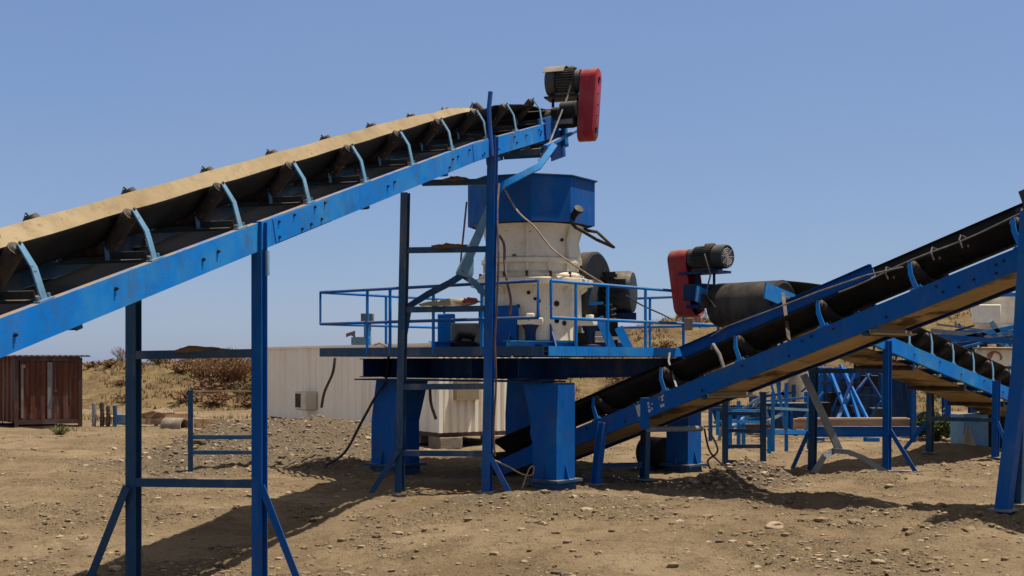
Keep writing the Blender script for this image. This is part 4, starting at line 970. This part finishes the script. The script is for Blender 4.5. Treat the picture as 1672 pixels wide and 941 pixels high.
# ------------------------------------------------------------------ rusty container
RC = thing('storage_container', at(65, 700, 37), 'rusty red corrugated metal shed on short feet under the conveyor', 'shed')
k0 = at(27, 700, 36.5); k1 = at(131, 700, 37.3); k2 = at(-60, 700, 40); zb2, zt2 = .06, 2.13
k0.z = k1.z = k2.z = 0; dx = (k1 - k0).normalized(); Lx = (k1 - k0).length; dn = V((dx.y, -dx.x, 0)); dl = V((k2 - k0)).normalized(); Ll = 3.2; nl = V((-dl.y, dl.x, 0)); nl = -nl if nl.y > 0 else nl
corr(k0 + dx * .09, dx, dn, Lx * .47, zb2 + .2, zt2 - .12, .30, -.10, RUST, 'door', RC); MB().bar(k0 + dx * (Lx * .60) + dn * .06 + V((0, 0, .5)), k0 + dx * (Lx * .60) + dn * .06 + V((0, 0, 1.9)), .03, .03).box(k0 + dx * (Lx * .60) + dn * .07 + V((0, 0, 1.1)), dx * .06, dn * .02, (0, 0, .04)).build('lock_bar', RUST_F, RC); MB().abox(k0 + dx * .2 + dn * .03 + V((0, 0, 1.85)), (.05, .02, .05)).build('hinge', TAN, RC); corr(k0 + dx * (.12 + Lx * .5), dx, dn, Lx * .43, zb2 + .2, zt2 - .12, .30, -.10, RUST, 'door', RC)
corr(k0, dl, nl, Ll, zb2 + .1, zt2, .34, -.05, RUST, 'side_wall', RC)
MB().box(k0 + dx * (Lx * .485 + .06) + dn * .01 + V((0, 0, 1.12)), dx * .07, dn * .02, (0, 0, .85)).build('door_strip', GALV, RC); MB().box(k0 + dx * .16 + dn * .012 + V((0, 0, 1.1)), dx * .03, dn * .015, (0, 0, .8)).build('door_strip', GALV, RC)
for p_ in (k0, k1): MB().box(p_ + V((0, 0, (zt2 - .1) / 2 - .02)), dx * .055, dn * .055, (0, 0, (zt2 + .1) / 2)).build('corner_post', RUST_F, RC)
MB().box(k0 + dx * Lx / 2 + V((0, 0, zt2 - .06)), dx * Lx / 2, dn * .045, (0, 0, .06)).build('header', RUST_F, RC); MB().box(k0 + dx * Lx / 2 + V((0, 0, zb2 + .12)), dx * (Lx / 2 - .06), dn * .05, (0, 0, .07)).build('sill', RUST_F, RC); MB().box(k0 + dx * Lx / 2 + V((0, 0, zb2 - .06)), dx * (Lx / 2 - .06), dn * .04, (0, 0, .06)).build('base_rail', RUST_F, RC)
MB().box(k0 + dx * (Lx - .02) + dl * Ll / 2 + V((0, 0, 1.1)), dx * .02, dl * Ll / 2, (0, 0, 1.0)).box(k0 + dl * Ll + dx * Lx / 2 + V((0, 0, 1.1)), dx * Lx / 2, dl * .02, (0, 0, 1.0)).build('back_wall', RUST, RC)
rf = MB(); prof = []; x = -.15
while x < Lx + .22: prof += [(x, 0), (x + .08, .035), (x + .16, 0)]; x += .16
poly = prof + [(prof[-1][0], -.02), (prof[0][0], -.02)]
rf.ext(poly, k0 + V((0, 0, zt2 + .023)) + dn * .14, k0 + dl * (Ll + .1) + V((0, 0, zt2 + .023)), dx, (0, 0, 1)); rf.build('roof', RUST_F, RC, smooth=0)

# ------------------------------------------------------------------ fence posts, timbers, drum on the left
LBL = ['slim grey post, first of four right of the rusty shed', 'tall dark timber post, second of four right of the rusty shed', 'short dark timber post, third of four right of the rusty shed', 'blue grey steel post, last of four right of the rusty shed']
for i, (px, y0, y1, m_) in enumerate(((153, 659, 704, GALV), (166, 658, 708, WOOD_P), (176, 664, 706, WOOD_P), (187, 663, 705, BLUE_G))):
    Y = 37.0; p = at(px, 700, Y); g = gh(p.x, Y); mb = MB(); zt3 = zc(y0, Y)
    mb.tube([V((p.x, Y, g - .1)), V((p.x + .02, Y, (g + zt3) / 2)), V((p.x, Y + .02, zt3))], .065, 8); mb.cyl((p.x, Y + .02, zt3 - .01), (p.x, Y + .02, zt3 + .03), .06, .03, n=8)
    tag(mb.build('fence_post', m_), LBL[i], 'post', 'posts beside the rusty shed')
def timber(px0, px1, py, Y, h, lab, mat=WOOD):
    a, b = at(px0, py, Y), at(px1, py + 1, Y + .4); mb = MB(); n = 7
    rings = []
    for i in range(n):
        p = a.lerp(b, i / (n - 1)) + V((0, 0, .015 * mnoise.noise(V((i * 1.7, px0, 0)))))
        rings.append([p + V((0, -.14, -h)), p + V((0, .14, -h)), p + V((0, .13, h * .95)), p + V((0, -.13, h))])
    return tag(mb.sweep(rings).build('timber_beam', mat, smooth=15), lab, 'timber', 'timbers stored on trestles')
timber(226, 309, 679, 37.6, .10, 'upper weathered timber of the stacked pair seen through the front trestle'); timber(224, 312, 688, 37.4, .09, 'lower weathered timber of the stacked pair seen through the front trestle'); timber(318, 380, 690, 37.0, .12, 'short thick timber end right of the stacked pair'); timber(372, 412, 688, 37.8, .07, 'thin timber lying behind the gravel heap near the white cabin')
for i, (px, lab) in enumerate(((255, 'short grey prop under the stacked timbers'), (337, 'left of two dark props under the short thick timber'), (345, 'right of two dark props under the short thick timber'))):
    p = at(px, 700, 37.3); g = gh(p.x, p.y); tag(MB().cyl((p.x, p.y, g - .05), (p.x, p.y, zc(693, 37.3)), .06, n=8).build('prop', WOOD_P), lab, 'prop', 'props under the timbers')
pp = MB(); pc = at(284, 696, 36.5); ax = V((.92, -.38, 0)).normalized()
pp.lathe(pc - ax * .5, [(.25, .2), (.25, .9), (.20, .9), (.20, .5), (0, .5)], 28, ax); tag(pp.build('concrete_pipe', CONC), 'grey concrete pipe lying under the stacked timbers', 'pipe')
br = MB(); 
for k in range(5): br.tube([at(232 + k * 3, 676, 37.5), at(250 + k * 5, 671 - k, 37.3 + .1 * k), at(268 + k * 4, 675, 37.4)], .035, 6)
tag(br.build('brushwood', STONE), 'pale dry branches lying on the stacked timbers', 'branches')
tag(MB().abox(at(199, 684, 37.3), (.22, .06, .14)).abox(at(199, 692, 37.3), (.16, .02, .03)).build('scrap_sheet', BLUE_L, bevel=.02), 'pale blue steel panel leaning beside the fence posts', 'panel')
tag(MB().abox(at(175, 690, 38.5), (.2, .12, .22)).abox(at(175, 681, 38.5), (.22, .14, .03)).build('wooden_box', WOOD, bevel=.02), 'brown wooden box behind the fence posts', 'box')

# ------------------------------------------------------------------ shrubs
def shrub(px, py, Y, w, h, mat, lab, leaf=None, n=90, onhill=True, grp='dry shrubs on the bank', dense=1):
    x = (px - 836) / F * Y; z = hillz(x, Y) if onhill else gh(x, Y)
    r = thing('shrub', (x, Y, z), lab, 'shrub', grp); mb = MB(); tips = []
    for k in range(n):
        a = random.random() * 6.283; e = random.random() ** .6; tip = V((math.cos(a) * w * e, math.sin(a) * w * e, h * random.uniform(.55, 1.05) * (1 - .35 * e)))
        mid = tip * .5 + V((0, 0, h * .06)) + V((random.uniform(-.1, .1), random.uniform(-.1, .1), 0)) * w
        b = V((random.uniform(-.12, .12) * w, random.uniform(-.12, .12) * w, -.05))
        rr = .010 + .006 * h
        mb.tube([V((x, Y, z)) + q for q in (b, mid, tip)], rr, 3, 0, rr * .4); tips.append((mid, tip))
        for j in range(4):
            s0 = mid.lerp(tip, random.random()); s1 = s0 + V((random.uniform(-1, 1), random.uniform(-1, 1), random.uniform(.1, 1.1))) * .22 * h
            mb.tube([V((x, Y, z)) + s0, V((x, Y, z)) + s1], rr * .6, 3, 0, rr * .2)
    mb.build('stems', mat, r, smooth=0, recalc=False)
    if leaf:
        lb = MB()
        for k in range(int(n * 14 * dense)):
            m_, t_ = random.choice(tips); p = V((x, Y, z)) + m_.lerp(t_, random.random() ** .7) + V([random.gauss(0, .10 * h) for _ in range(3)])
            if p.z < z: continue
            u = V([random.gauss(0, 1) for _ in range(3)]).normalized() * random.uniform(.03, .07); v_ = u.cross(V([random.gauss(0, 1) for _ in range(3)])).normalized() * random.uniform(.025, .05)
            lb.add([p - u, p + v_, p + u, p - v_], [(0, 1, 2, 3)])
        lb.build('foliage', leaf, r, smooth=0, recalc=False)
    return r
shrub(375, 640, 54, 1.6, 1.75, TWIG, 'large reddish bush on the bank seen through the front trestle', TWIG, 190, dense=.22)
shrub(330, 630, 55, 1.0, .9, TWIG, 'low reddish bush left of the large one on the bank', TWIG, 70, dense=.5)
shrub(295, 622, 56, .8, .75, TWIG, 'small reddish bush on the bank right of the far front leg', TWIG, 50, dense=.5)
shrub(199, 600, 59, .5, 1.1, TWIG, 'bare twiggy bush on the bank crest beside the far front leg', None, 22)
shrub(260, 608, 58, .7, .5, TWIG_D, 'low dark bush near the bank crest between the trestle legs', TWIG_D, 40, dense=.5)
shrub(400, 640, 52, .7, .6, TWIG_D, 'dark scrub on the bank beside the white cabin', LEAF, 40, dense=.5)
shrub(222, 712, 33.5, .35, .34, GRASS_G, 'spiky grey green tuft on the sand before the rusty shed', None, 60, onhill=False, grp='tufts in the yard') if False else None
shrub(96, 716, 33.5, .36, .34, GRASS_G, 'spiky grey green tuft on the sand before the rusty shed', None, 60, onhill=False, grp='tufts in the yard')
SH = [(1045, 575, 50, 1.2, 1.3), (1072, 570, 50.5, 1.1, 1.5), (1100, 572, 51, 1.3, 1.6), (1132, 568, 50.5, 1.2, 1.5), (1022, 580, 51.5, 1.1, 1.0), (1160, 566, 51, 1.2, 1.4)]
SL = ['brown bush behind the right handrail, second from the crusher', 'round brown bush behind the right handrail, in the middle of the row', 'tall brown bush beside the red guarded motor', 'brown bush directly beneath the red guarded motor', 'brown bush nearest the crusher motor', 'brown bush beneath the bare head drum']
for a, l in zip(SH, SL): shrub(*a[:3], a[3], a[4], TWIG_D, l, TWIG_D, 75, grp='brown bushes behind the deck', dense=1.2)
def scrub_copy():
    src = None
    for i in range(60):
        px = random.uniform(135, 415) if i < 18 else random.gauss(350, 38) if i < 42 else random.uniform(1020, 1560); Y = random.uniform(50, 60); x = (px - 836) / F * Y; z = hillz(x, Y)
        if src is None:
            src = shrub(px, 600, Y, .5, .42, TWIG_D, 'low dry scrub bush on the bank behind the yard', TWIG, 44, grp='low scrub on the bank', dense=.28)
        else:
            r = src.copy(); COL.objects.link(r)
            for c in src.children: link_copy(c, r)
            r.location = (x, Y, z - .03); r.rotation_euler.z = random.random() * 6.28; k = random.uniform(.6, 1.5); r.scale = (k * random.uniform(.9, 1.6), k, k * random.uniform(.6, 1))
scrub_copy()
shrub(1528, 690, 31, .55, .75, LEAF, 'green bush behind the return conveyor legs', LEAF, 80, onhill=False, grp='green bushes behind the plant', dense=1.6)
shrub(1500, 695, 32, .45, .5, LEAF, 'low green bush left of the other green one behind the return conveyor', LEAF, 60, onhill=False, grp='green bushes behind the plant', dense=1.4)
shrub(1140, 545, 58, .9, 1.3, TWIG, 'bare branching shrub on the crest under the red guarded motor', None, 24)

# ------------------------------------------------------------------ background plant on the right
def stand(name, posts, bars, braces, label, mat=BLUE_G, w=.09, cat='stand', grp=None):
    p = posts[0]; b0 = foot(at(p[0], p[2], p[3])); r = thing(name, b0, label, cat, grp)
    for (px, y0, y1, Y, *m_) in posts:
        b = foot(at(px, y1, Y)); MB().ext(H_sec(w, w, .012), b - V((0, 0, .05)), V((b.x, b.y, zc(y0, Y))), (1, 0, 0), (0, 1, 0)).build('post', m_[0] if m_ else mat, r, smooth=10)
    for (a, b, y0, y1, Ya, Yb, *h) in bars: MB().bar(at(a, y0, Ya), at(b, y1, Yb), .06, h[0] if h else .07).build('crossbar', (h[1] if len(h) > 1 else mat), r)
    for (a, y0, Ya, b, y1, Yb, *m_) in braces: MB().bar(at(a, y0, Ya), at(b, y1, Yb), .06, .06).build('brace', m_[0] if m_ else mat, r)
    return r
stand('steel_stand', [(1184, 640, 760, 23.4), (1246, 640, 762, 23.4)], [(1184, 1246, 675, 676, 23.4, 23.4), (1184, 1246, 703, 704, 23.4, 23.4), (1186, 1246, 729, 729, 23.4, 23.4), (1186, 1246, 754, 755, 23.4, 23.4)], [], 'dark ladder like stand with four bars behind the discharge conveyor', BLUE_G, .10)
stand('steel_stand', [(1192, 665, 745, 28, BLUE), (1206, 655, 725, 28.5, BLUE), (1214, 675, 726, 29, BLUE)], [(1180, 1240, 671, 671, 28, 28.5), (1180, 1240, 688, 690, 28, 28.5)], [(1190, 702, 28, 1215, 682, 29)], 'bright blue narrow frame behind the dark ladder like stand', BLUE, .08)
stand('steel_table', [(1262, 640, 735, 27), (1284, 625, 735, 27.5), (1256, 700, 745, 26.2), (1320, 640, 725, 28.5)], [(1250, 1325, 666, 670, 27, 28, .06, BLUE_L), (1252, 1322, 705, 706, 27, 28, .10, BLUE)], [(1250, 690, 27, 1278, 675, 27.4, BLUE_L), (1265, 600, 27.4, 1283, 705, 27.4, BLUE)], 'pale blue topped work frame behind the discharge conveyor', BLUE, .07, 'frame')
# long girder on packers
GD = thing('steel_girder', foot(at(1390, 728, 30)), 'long blue girder lying on packers behind the grey forked strut', 'girder')
MB().ext(H_sec(.16, .26, .014), at(1318, 705, 29.6), at(1500, 705, 30.6), V((0, 1, 0)), (0, 0, 1)).build('beam', BLUE_D, GD, smooth=10)
for px in (1335, 1425): p = at(px, 715, 30); MB().box(V((p.x, 30.1, (gh(p.x, 30.1) + p.z) / 2)), (.16, 0, 0), (0, .14, 0), (0, 0, (p.z - gh(p.x, 30.1)) / 2)).build('packer', BLUE, GD)
tag(MB().box(at(1392, 692, 31.2), (1.5, .05, 0), (0, .12, 0), (0, 0, .13)).box(at(1392, 684, 31.2), (1.4, .05, 0), (0, .1, 0), (0, 0, .03)).build('timber_beam', WOOD, bevel=.01), 'brown plank stack lying behind the long blue girder', 'timber')
# screening machine: blue body with stairs
SM = thing('screening_machine', foot(at(1390, 715, 36)), 'dark blue screening machine with diagonal stair rails under the discharge conveyor', 'machine')
MB().box(at(1400, 655, 37), V((1.15, .25, 0)), V((-.12, .55, 0)), (0, 0, 1.0)).build('body', BLUE_K, SM)
MB().box(at(1408, 655, 36.2), V((.22, .05, 0)), V((0, .05, 0)), (0, 0, .85)).build('side_panel', BLUE_K, SM)
for px in (1340, 1354, 1367, 1442): b = foot(at(px, 715, 35.6)); MB().ext(H_sec(.12, .12, .014), b, V((b.x, b.y, zc(600, 35.6))), (1, 0, 0), (0, 1, 0)).build('post', BLUE, SM, smooth=10)
for (a, y0, b, y1) in ((1356, 608, 1388, 690), (1372, 596, 1418, 688), (1388, 640, 1366, 690), (1378, 600, 1404, 690)): MB().bar(at(a, y0, 35), at(b, y1, 34.4), .10, .07).build('stair_rail', BLUE, SM)
for y in (626, 645, 670): MB().bar(at(1340, y, 35.4), at(1440, y + 1, 35.6), .06, .06).build('cross_rail', RUST_F if y == 626 else BLUE_G, SM)
for (a, y0, b, y1, Y) in ((1345, 605, 1372, 645, 35), (1400, 600, 1376, 660, 34.8), (1410, 604, 1438, 650, 35), (1424, 606, 1398, 640, 35.2), (1350, 690, 1372, 640, 34.9), (1416, 690, 1438, 655, 35)):
    MB().bar(at(a, y0, Y), at(b, y1, Y - .2), .07, .05).build('brace', BLUE_D, SM)
for (px, py, w_, h_, m_) in ((1384, 612, .3, .12, BLUE_D), (1420, 622, .22, .16, IRON), (1362, 652, .16, .2, IRON), (1400, 668, .2, .1, RUST_F), (1430, 676, .16, .18, MOTOR)):
    MB().abox(at(px, py, 35.3), (w_, .15, h_)).build('equipment_box', m_, SM, bevel=.02)
for k, (px, y0, y1, Y, m_) in enumerate(((1160, 655, 740, 31, BLUE_D), (1172, 672, 728, 33, BLUE), (1226, 640, 725, 34, BLUE_D), (1236, 655, 720, 35, BLUE), (1272, 620, 715, 36, BLUE_D), (1296, 628, 712, 34, BLUE_G), (1316, 640, 715, 36, BLUE))):
    b = foot(at(px, y1, Y)); MB().ext(H_sec(.09, .09, .012), b - V((0, 0, .1)), V((b.x, b.y, zc(y0, Y))), (1, 0, 0), (0, 1, 0)).build('post', m_, SM, smooth=10)
for (a, y0, b, y1, Y, m_) in ((1160, 668, 1240, 668, 33, BLUE_G), (1165, 690, 1240, 684, 33.5, BLUE), (1228, 650, 1300, 640, 35, BLUE_D), (1236, 700, 1300, 655, 34.5, BLUE_L), (1270, 676, 1345, 676, 35.5, RUST_F), (1170, 735, 1190, 655, 31, STEEL_W), (1276, 640, 1320, 700, 35, BLUE_D), (1200, 712, 1240, 652, 33, BLUE_L)):
    MB().bar(at(a, y0, Y), at(b, y1, Y), .06, .08).build('brace', m_, SM)
FD = thing('feeder', foot(at(1290, 715, 33)), 'dark feeder box with sloping blue side under the discharge conveyor beside the steep grey pile', 'feeder')
MB().box(at(1278, 678, 33.5), (.62, .1, 0), (-.1, .5, 0), (0, 0, .34)).build('body', BLUE_K, FD); MB().box(at(1335, 682, 33.8), (.30, 0, 0), (0, .3, 0), (0, 0, .42)).build('side_plate', IRON, FD)
MB().box(at(1235, 700, 32.5), (.45, 0, 0), (0, .2, 0), (0, 0, .12)).build('chute', RUST_F, FD)
for px in (1262, 1292, 1328): b = foot(at(px, 720, 33)); MB().bar(b, V((b.x, b.y, zc(672, 33))), .08, .08).build('leg', BLUE_D, FD)
for (a, y0, b, y1, Y, m_) in ((1250, 655, 1335, 648, 32.5, BLUE), (1255, 612, 1268, 660, 32.6, BLUE), (1308, 640, 1340, 612, 34, BLUE_D), (1240, 640, 1260, 700, 32.4, BLUE_L), (1300, 700, 1345, 640, 33, BLUE), (1212, 668, 1255, 640, 32, BLUE_L), (1330, 610, 1338, 690, 33, BLUE)):
    MB().bar(at(a, y0, Y), at(b, y1, Y), .055, .055).build('rail', m_, FD)
WH = thing('tipping_skip', foot(at(1205, 715, 37)), 'dark skip standing far behind the dark ladder like stand', 'skip')
MB().sweep([[at(1168, 690, 37), at(1240, 690, 37), at(1240, 690, 38.2), at(1168, 690, 38.2)], [at(1160, 662, 37), at(1248, 662, 37), at(1248, 662, 38.4), at(1160, 662, 38.4)]]).build('bucket', BLUE_K, WH, smooth=0)
for px in (1175, 1234): b = foot(at(px, 715, 37.4)); MB().bar(b, V((b.x, b.y, zc(688, 37.4))), .14, .14).build('leg', IRON, WH)
# grey pointed heap + concrete wall
hp = MB(); hc = foot(at(1303, 700, 37)); hp.lathe(hc - V((0, 0, .1)), [(.75, 0), (.62, .5), (.42, 1.1), (.22, 1.75), (.05, 2.2), (0, 2.25)], 24); 
for v in hp.v: v += V((mnoise.noise(v * 1.4), mnoise.noise(v * 1.4 + V((7, 0, 0))), mnoise.noise(v * 1.4 + V((0, 7, 0))))) * .16
tag(hp.build('sand_pile', CONC, smooth=60), 'steep grey pile behind the discharge conveyor beside the screening machine', 'pile')
tag(MB().box(at(1437, 660, 38), (.42, 0, 0), (0, .3, 0), (0, 0, 1.3)).box(at(1437, 688, 37.6), (.5, 0, 0), (0, .1, 0), (0, 0, .2)).build('concrete_block', CONC, bevel=.05), 'tall rough concrete block right of the screening machine', 'block')
tag(MB().box(at(1330, 640, 44), (.6, 0, 0), (0, .3, 0), (0, 0, .9)).box(at(1330, 616, 44), (.7, 0, 0), (0, .35, 0), (0, 0, .06)).build('metal_bin', BLUE_P, bevel=.03), 'dark blue bin far behind the steep grey pile', 'bin')
tag(MB().abox(at(1462, 650, 40), (.5, .4, 1.0)).abox(at(1462, 624, 40), (.6, .5, .05)).build('metal_bin', BLUE_K, bevel=.03), 'dark upright bin behind the nearest leg of the return conveyor', 'bin')
# second crusher far right
K2 = thing('cone_crusher', at(1640, 540, 36), 'far cream crusher on a blue frame at the right edge behind the discharge conveyor', 'crusher', None)
k = at(1640, 590, 37); 
MB().lathe((k.x, k.y, 0), [(.75, zc(552, 36)), (.78, zc(530, 36)), (.70, zc(527, 36)), (.70, zc(492, 36)), (.85, zc(489, 36)), (.85, zc(484, 36)), (.6, zc(484, 36))], 40).build('body', CREAM, K2)
MB().abox(at(1610, 513, 36), (.33, .3, .27)).build('side_box', CREAM, K2, bevel=.03)
MB().add([at(1600, 478, 36.8), at(1700, 478, 36.8), at(1680, 486, 36.8), at(1620, 486, 36.8)] + [at(px, py, 38.5) for px, py in ((1600, 478), (1700, 478), (1680, 486), (1620, 486))], [(0, 1, 2, 3), (7, 6, 5, 4), (0, 4, 5, 1), (1, 5, 6, 2), (2, 6, 7, 3), (3, 7, 4, 0)]).build('hopper', BLUE_D, K2, smooth=0)
MB().abox(at(1625, 545, 36), (1.3, .8, .09)).abox(at(1625, 556, 35.4), (1.5, .12, .1)).build('deck', BLUE, K2)
for px in (1545, 1588, 1655): b = foot(at(px, 735, 35)); MB().ext(H_sec(.2, .2, .02), b, V((b.x, b.y, zc(550, 35))), (1, 0, 0), (0, 1, 0)).build('post', BLUE_P, K2, smooth=10)
for (a, y0, b, y1, m_) in ((1520, 540, 1600, 548, STEEL_W), (1556, 556, 1672, 530, BLUE), (1600, 545, 1640, 562, STEEL_W), (1618, 525, 1672, 610, BLUE_L)): MB().bar(at(a, y0, 34), at(b, y1, 34), .07, .12).build('brace', m_, K2)
for k, (a, y0, b, y1, Y, m_, w_) in enumerate(((1515, 548, 1672, 560, 33, BLUE_D, .12), (1530, 530, 1672, 548, 35, STEEL_W, .05), (1540, 566, 1672, 552, 34.5, BLUE_D, .14), (1565, 528, 1580, 560, 35, BLUE, .06), (1598, 545, 1610, 575, 34, IRON, .16), (1530, 560, 1600, 580, 34, IRON, .2), (1560, 540, 1590, 532, 34.2, RUST_R, .06), (1648, 540, 1660, 600, 33.5, STEEL_W, .05), (1600, 556, 1672, 548, 33, BLUE_G, .09), (1556, 572, 1604, 560, 33.4, BLUE, .07))):
    MB().bar(at(a, y0, Y), at(b, y1, Y), w_, w_).build('brace', m_, K2)
for (px, py, w_, h_, m_) in ((1570, 572, .35, .18, IRON), (1608, 596, .3, .3, IRON), (1590, 556, .25, .12, BLUE_K), (1650, 560, .3, .15, BLUE_K)):
    MB().abox(at(px, py, 35), (w_, .3, h_)).build('equipment_box', m_, K2, bevel=.03)
sp_ = thing('blue_pillar', foot(at(1588, 735, 27)), 'pale blue box pillar with pointed cone at its foot under the return conveyor', 'pillar')
q_ = foot(at(1588, 735, 27)); MB().box(V((q_.x, 27.2, (q_.z + .72) / 2)), (.29, .05, 0), (-.05, .28, 0), (0, 0, .42)).build('column', BLUE_L, sp_, bevel=.01); MB().box(V((q_.x + .62, 27.6, .42)), (.32, 0, 0), (0, .2, 0), (0, 0, .42)).build('side_plate', IRON, sp_); MB().lathe(foot(at(1581, 742, 26.5)), [(.16, -.02), (.14, .02), (.03, .36), (0, .37)], 16).build('cone', TAN, sp_)
mk = thing('marked_box', at(1627, 582, 33.5), 'cream steel box with smeared red paint mark at the far right', 'box')
MB().abox(at(1626, 583, 33.4), (.48, .3, .22)).build('body', CREAM, mk, bevel=.04); MB().abox(at(1626, 569, 33.2), (.52, .32, .03)).build('lid', TAN, mk, bevel=.02)
MB().tube([at(1616 + 11 * math.cos(a) + 8, 584 + 9 * math.sin(a), 33.085) for a in [math.radians(x) for x in range(185, 400, 20)]], .028, 5).tube([at(1612, 590, 33.085), at(1618, 583, 33.085), at(1622, 575, 33.085)], .03, 5).build('painted_mark', MARK_R, mk)
tag(MB().abox(at(1640, 604, 34), (.8, .3, .12)).abox(at(1640, 612, 34.2), (.7, .2, .04)).build('blue_trough', BLUE_P, bevel=.02), 'dark blue trough beneath the cream steel box', 'trough')
TR = thing('trestle', foot(at(1484, 722, 33)), 'pale steel trestle with black hoop behind the nearest blue leg', 'trestle')
MB().box(at(1484, 690, 33), (.28, 0, 0), (0, .2, 0), (0, 0, .05)).build('top', STEEL_W, TR, bevel=.01)
for a in (1470, 1497): MB().bar(at(a, 690, 33), foot(at(a + 3, 715, 33)), .05, .05).build('leg', STEEL_W, TR)
MB().lathe(foot(at(1499, 706, 33.3)) + V((0, 0, .3)), [(.22, 0), (.34, 0), (.34, .2), (.22, .2), (.22, 0)], 24, V((.5, -.85, 0))).build('hoop', IRON, TR)
stand('steel_stand', [(1491, 628, 722, 30, BLUE_D)], [(1480, 1502, 629, 629, 30, 30)], [], 'single blue post standing behind the return conveyor return belt', BLUE_D, .12)
# stub of blue beam on the ground behind right pillar etc
dz = thing('sand_drum', foot(at(1060, 745, 22.5)), 'dark round tail drum guard in the shade beneath the deck', 'drum'); c_ = foot(at(1068, 730, 23)) + V((0, 0, .3))
MB().lathe(c_, [(.1, -.2), (.3, -.2), (.3, .25), (.1, .25)], 24, V((.7, -.7, 0))).build('shell', IRON, dz); MB().box(c_ - V((0, 0, .25)), (.3, 0, 0), (0, .2, 0), (0, 0, .06)).build('cradle', BLUE_G, dz)
st_ = thing('driftwood', foot(at(338, 770, 24)), 'dry forked stick lying on the gravel heap inside the small ladder frame', 'branch')
def stick(pts, r): MB().tube([foot(at(a, b, Y)) + V((0, 0, .04)) for a, b, Y in pts], r, 6, 0, r * .5).build('stick', STONE, st_)
stick([(285, 735, 25.5), (310, 755, 24.6), (345, 775, 23.4)], .025)

# ------------------------------------------------------------------ world, sun, camera
sd = V((.33, .03, 1)).normalized(); el = math.asin(sd.z); az = math.atan2(sd.x, sd.y)
w = bpy.data.worlds.new('World'); SC.world = w; w.use_nodes = True; nt = w.node_tree
bg = nt.nodes['Background']; sky = nt.nodes.new('ShaderNodeTexSky'); sky.sky_type = 'NISHITA'; sky.sun_disc = False; sky.sun_elevation = el; sky.sun_rotation = az
sky.altitude = 0; sky.air_density = 1.0; sky.dust_density = .5; sky.ozone_density = 2.0
mx = nt.nodes.new('ShaderNodeMix'); mx.data_type = 'RGBA'; mx.inputs[0].default_value = .5; mx.inputs[7].default_value = (1.9, 3.2, 6.7, 1); nt.links.new(sky.outputs[0], mx.inputs[6]); 
tc = nt.nodes.new('ShaderNodeTexCoord'); sx = nt.nodes.new('ShaderNodeSeparateXYZ'); nt.links.new(tc.outputs['Generated'], sx.inputs[0])
mr = nt.nodes.new('ShaderNodeMapRange'); mr.interpolation_type = 'SMOOTHSTEP'; mr.inputs['From Min'].default_value = .34; mr.inputs['From Max'].default_value = .72; nt.links.new(sx.outputs['Z'], mr.inputs['Value'])
m2 = nt.nodes.new('ShaderNodeMix'); m2.data_type = 'RGBA'; nt.links.new(mr.outputs[0], m2.inputs[0]); nt.links.new(mx.outputs[2], m2.inputs[6]); m2.inputs[7].default_value = (3.5, 3.1, 2.6, 1)   # warm upper sky above the view, added to warm the shaded surfaces
nz = nt.nodes.new('ShaderNodeTexNoise'); nz.inputs['Scale'].default_value = 2.2; nz.inputs['Detail'].default_value = 4; mpv = nt.nodes.new('ShaderNodeMapping'); mpv.inputs['Scale'].default_value = (1, 1, 3.5); nt.links.new(tc.outputs['Generated'], mpv.inputs['Vector']); nt.links.new(mpv.outputs[0], nz.inputs['Vector'])
mz = nt.nodes.new('ShaderNodeMapRange'); mz.inputs['From Min'].default_value = .3; mz.inputs['From Max'].default_value = .75; mz.inputs['To Min'].default_value = .0; mz.inputs['To Max'].default_value = .16; nt.links.new(nz.outputs['Fac'], mz.inputs['Value'])
m3 = nt.nodes.new('ShaderNodeMix'); m3.data_type = 'RGBA'; nt.links.new(mz.outputs[0], m3.inputs[0]); nt.links.new(m2.outputs[2], m3.inputs[6]); m3.inputs[7].default_value = (3.2, 3.8, 5.2, 1)   # thin uneven haze
nt.links.new(m3.outputs[2], bg.inputs['Color']); bg.inputs['Strength'].default_value = .07
sl = bpy.data.lights.new('sun', 'SUN'); sl.energy = 4.3; sl.angle = math.radians(.5); sl.color = (1, .94, .85)
so = bpy.data.objects.new('sun', sl); COL.objects.link(so); so.rotation_euler = sd.to_track_quat('Z', 'Y').to_euler(); so.location = (20, 10, 40)
cam = bpy.data.cameras.new('camera'); co = bpy.data.objects.new('camera', cam); COL.objects.link(co); co.location = (0, 0, ZC); co.rotation_euler = (math.radians(90), 0, 0)
cam.sensor_width = 36; cam.lens = F / 1672 * 36; cam.shift_y = (HOR - 470.5) / 1672; cam.clip_end = 3000; cam.clip_start = .05
SC.camera = co
SC.view_settings.view_transform = 'Standard'; SC.view_settings.look = 'None'; SC.view_settings.gamma = 1; SC.view_settings.exposure = .5
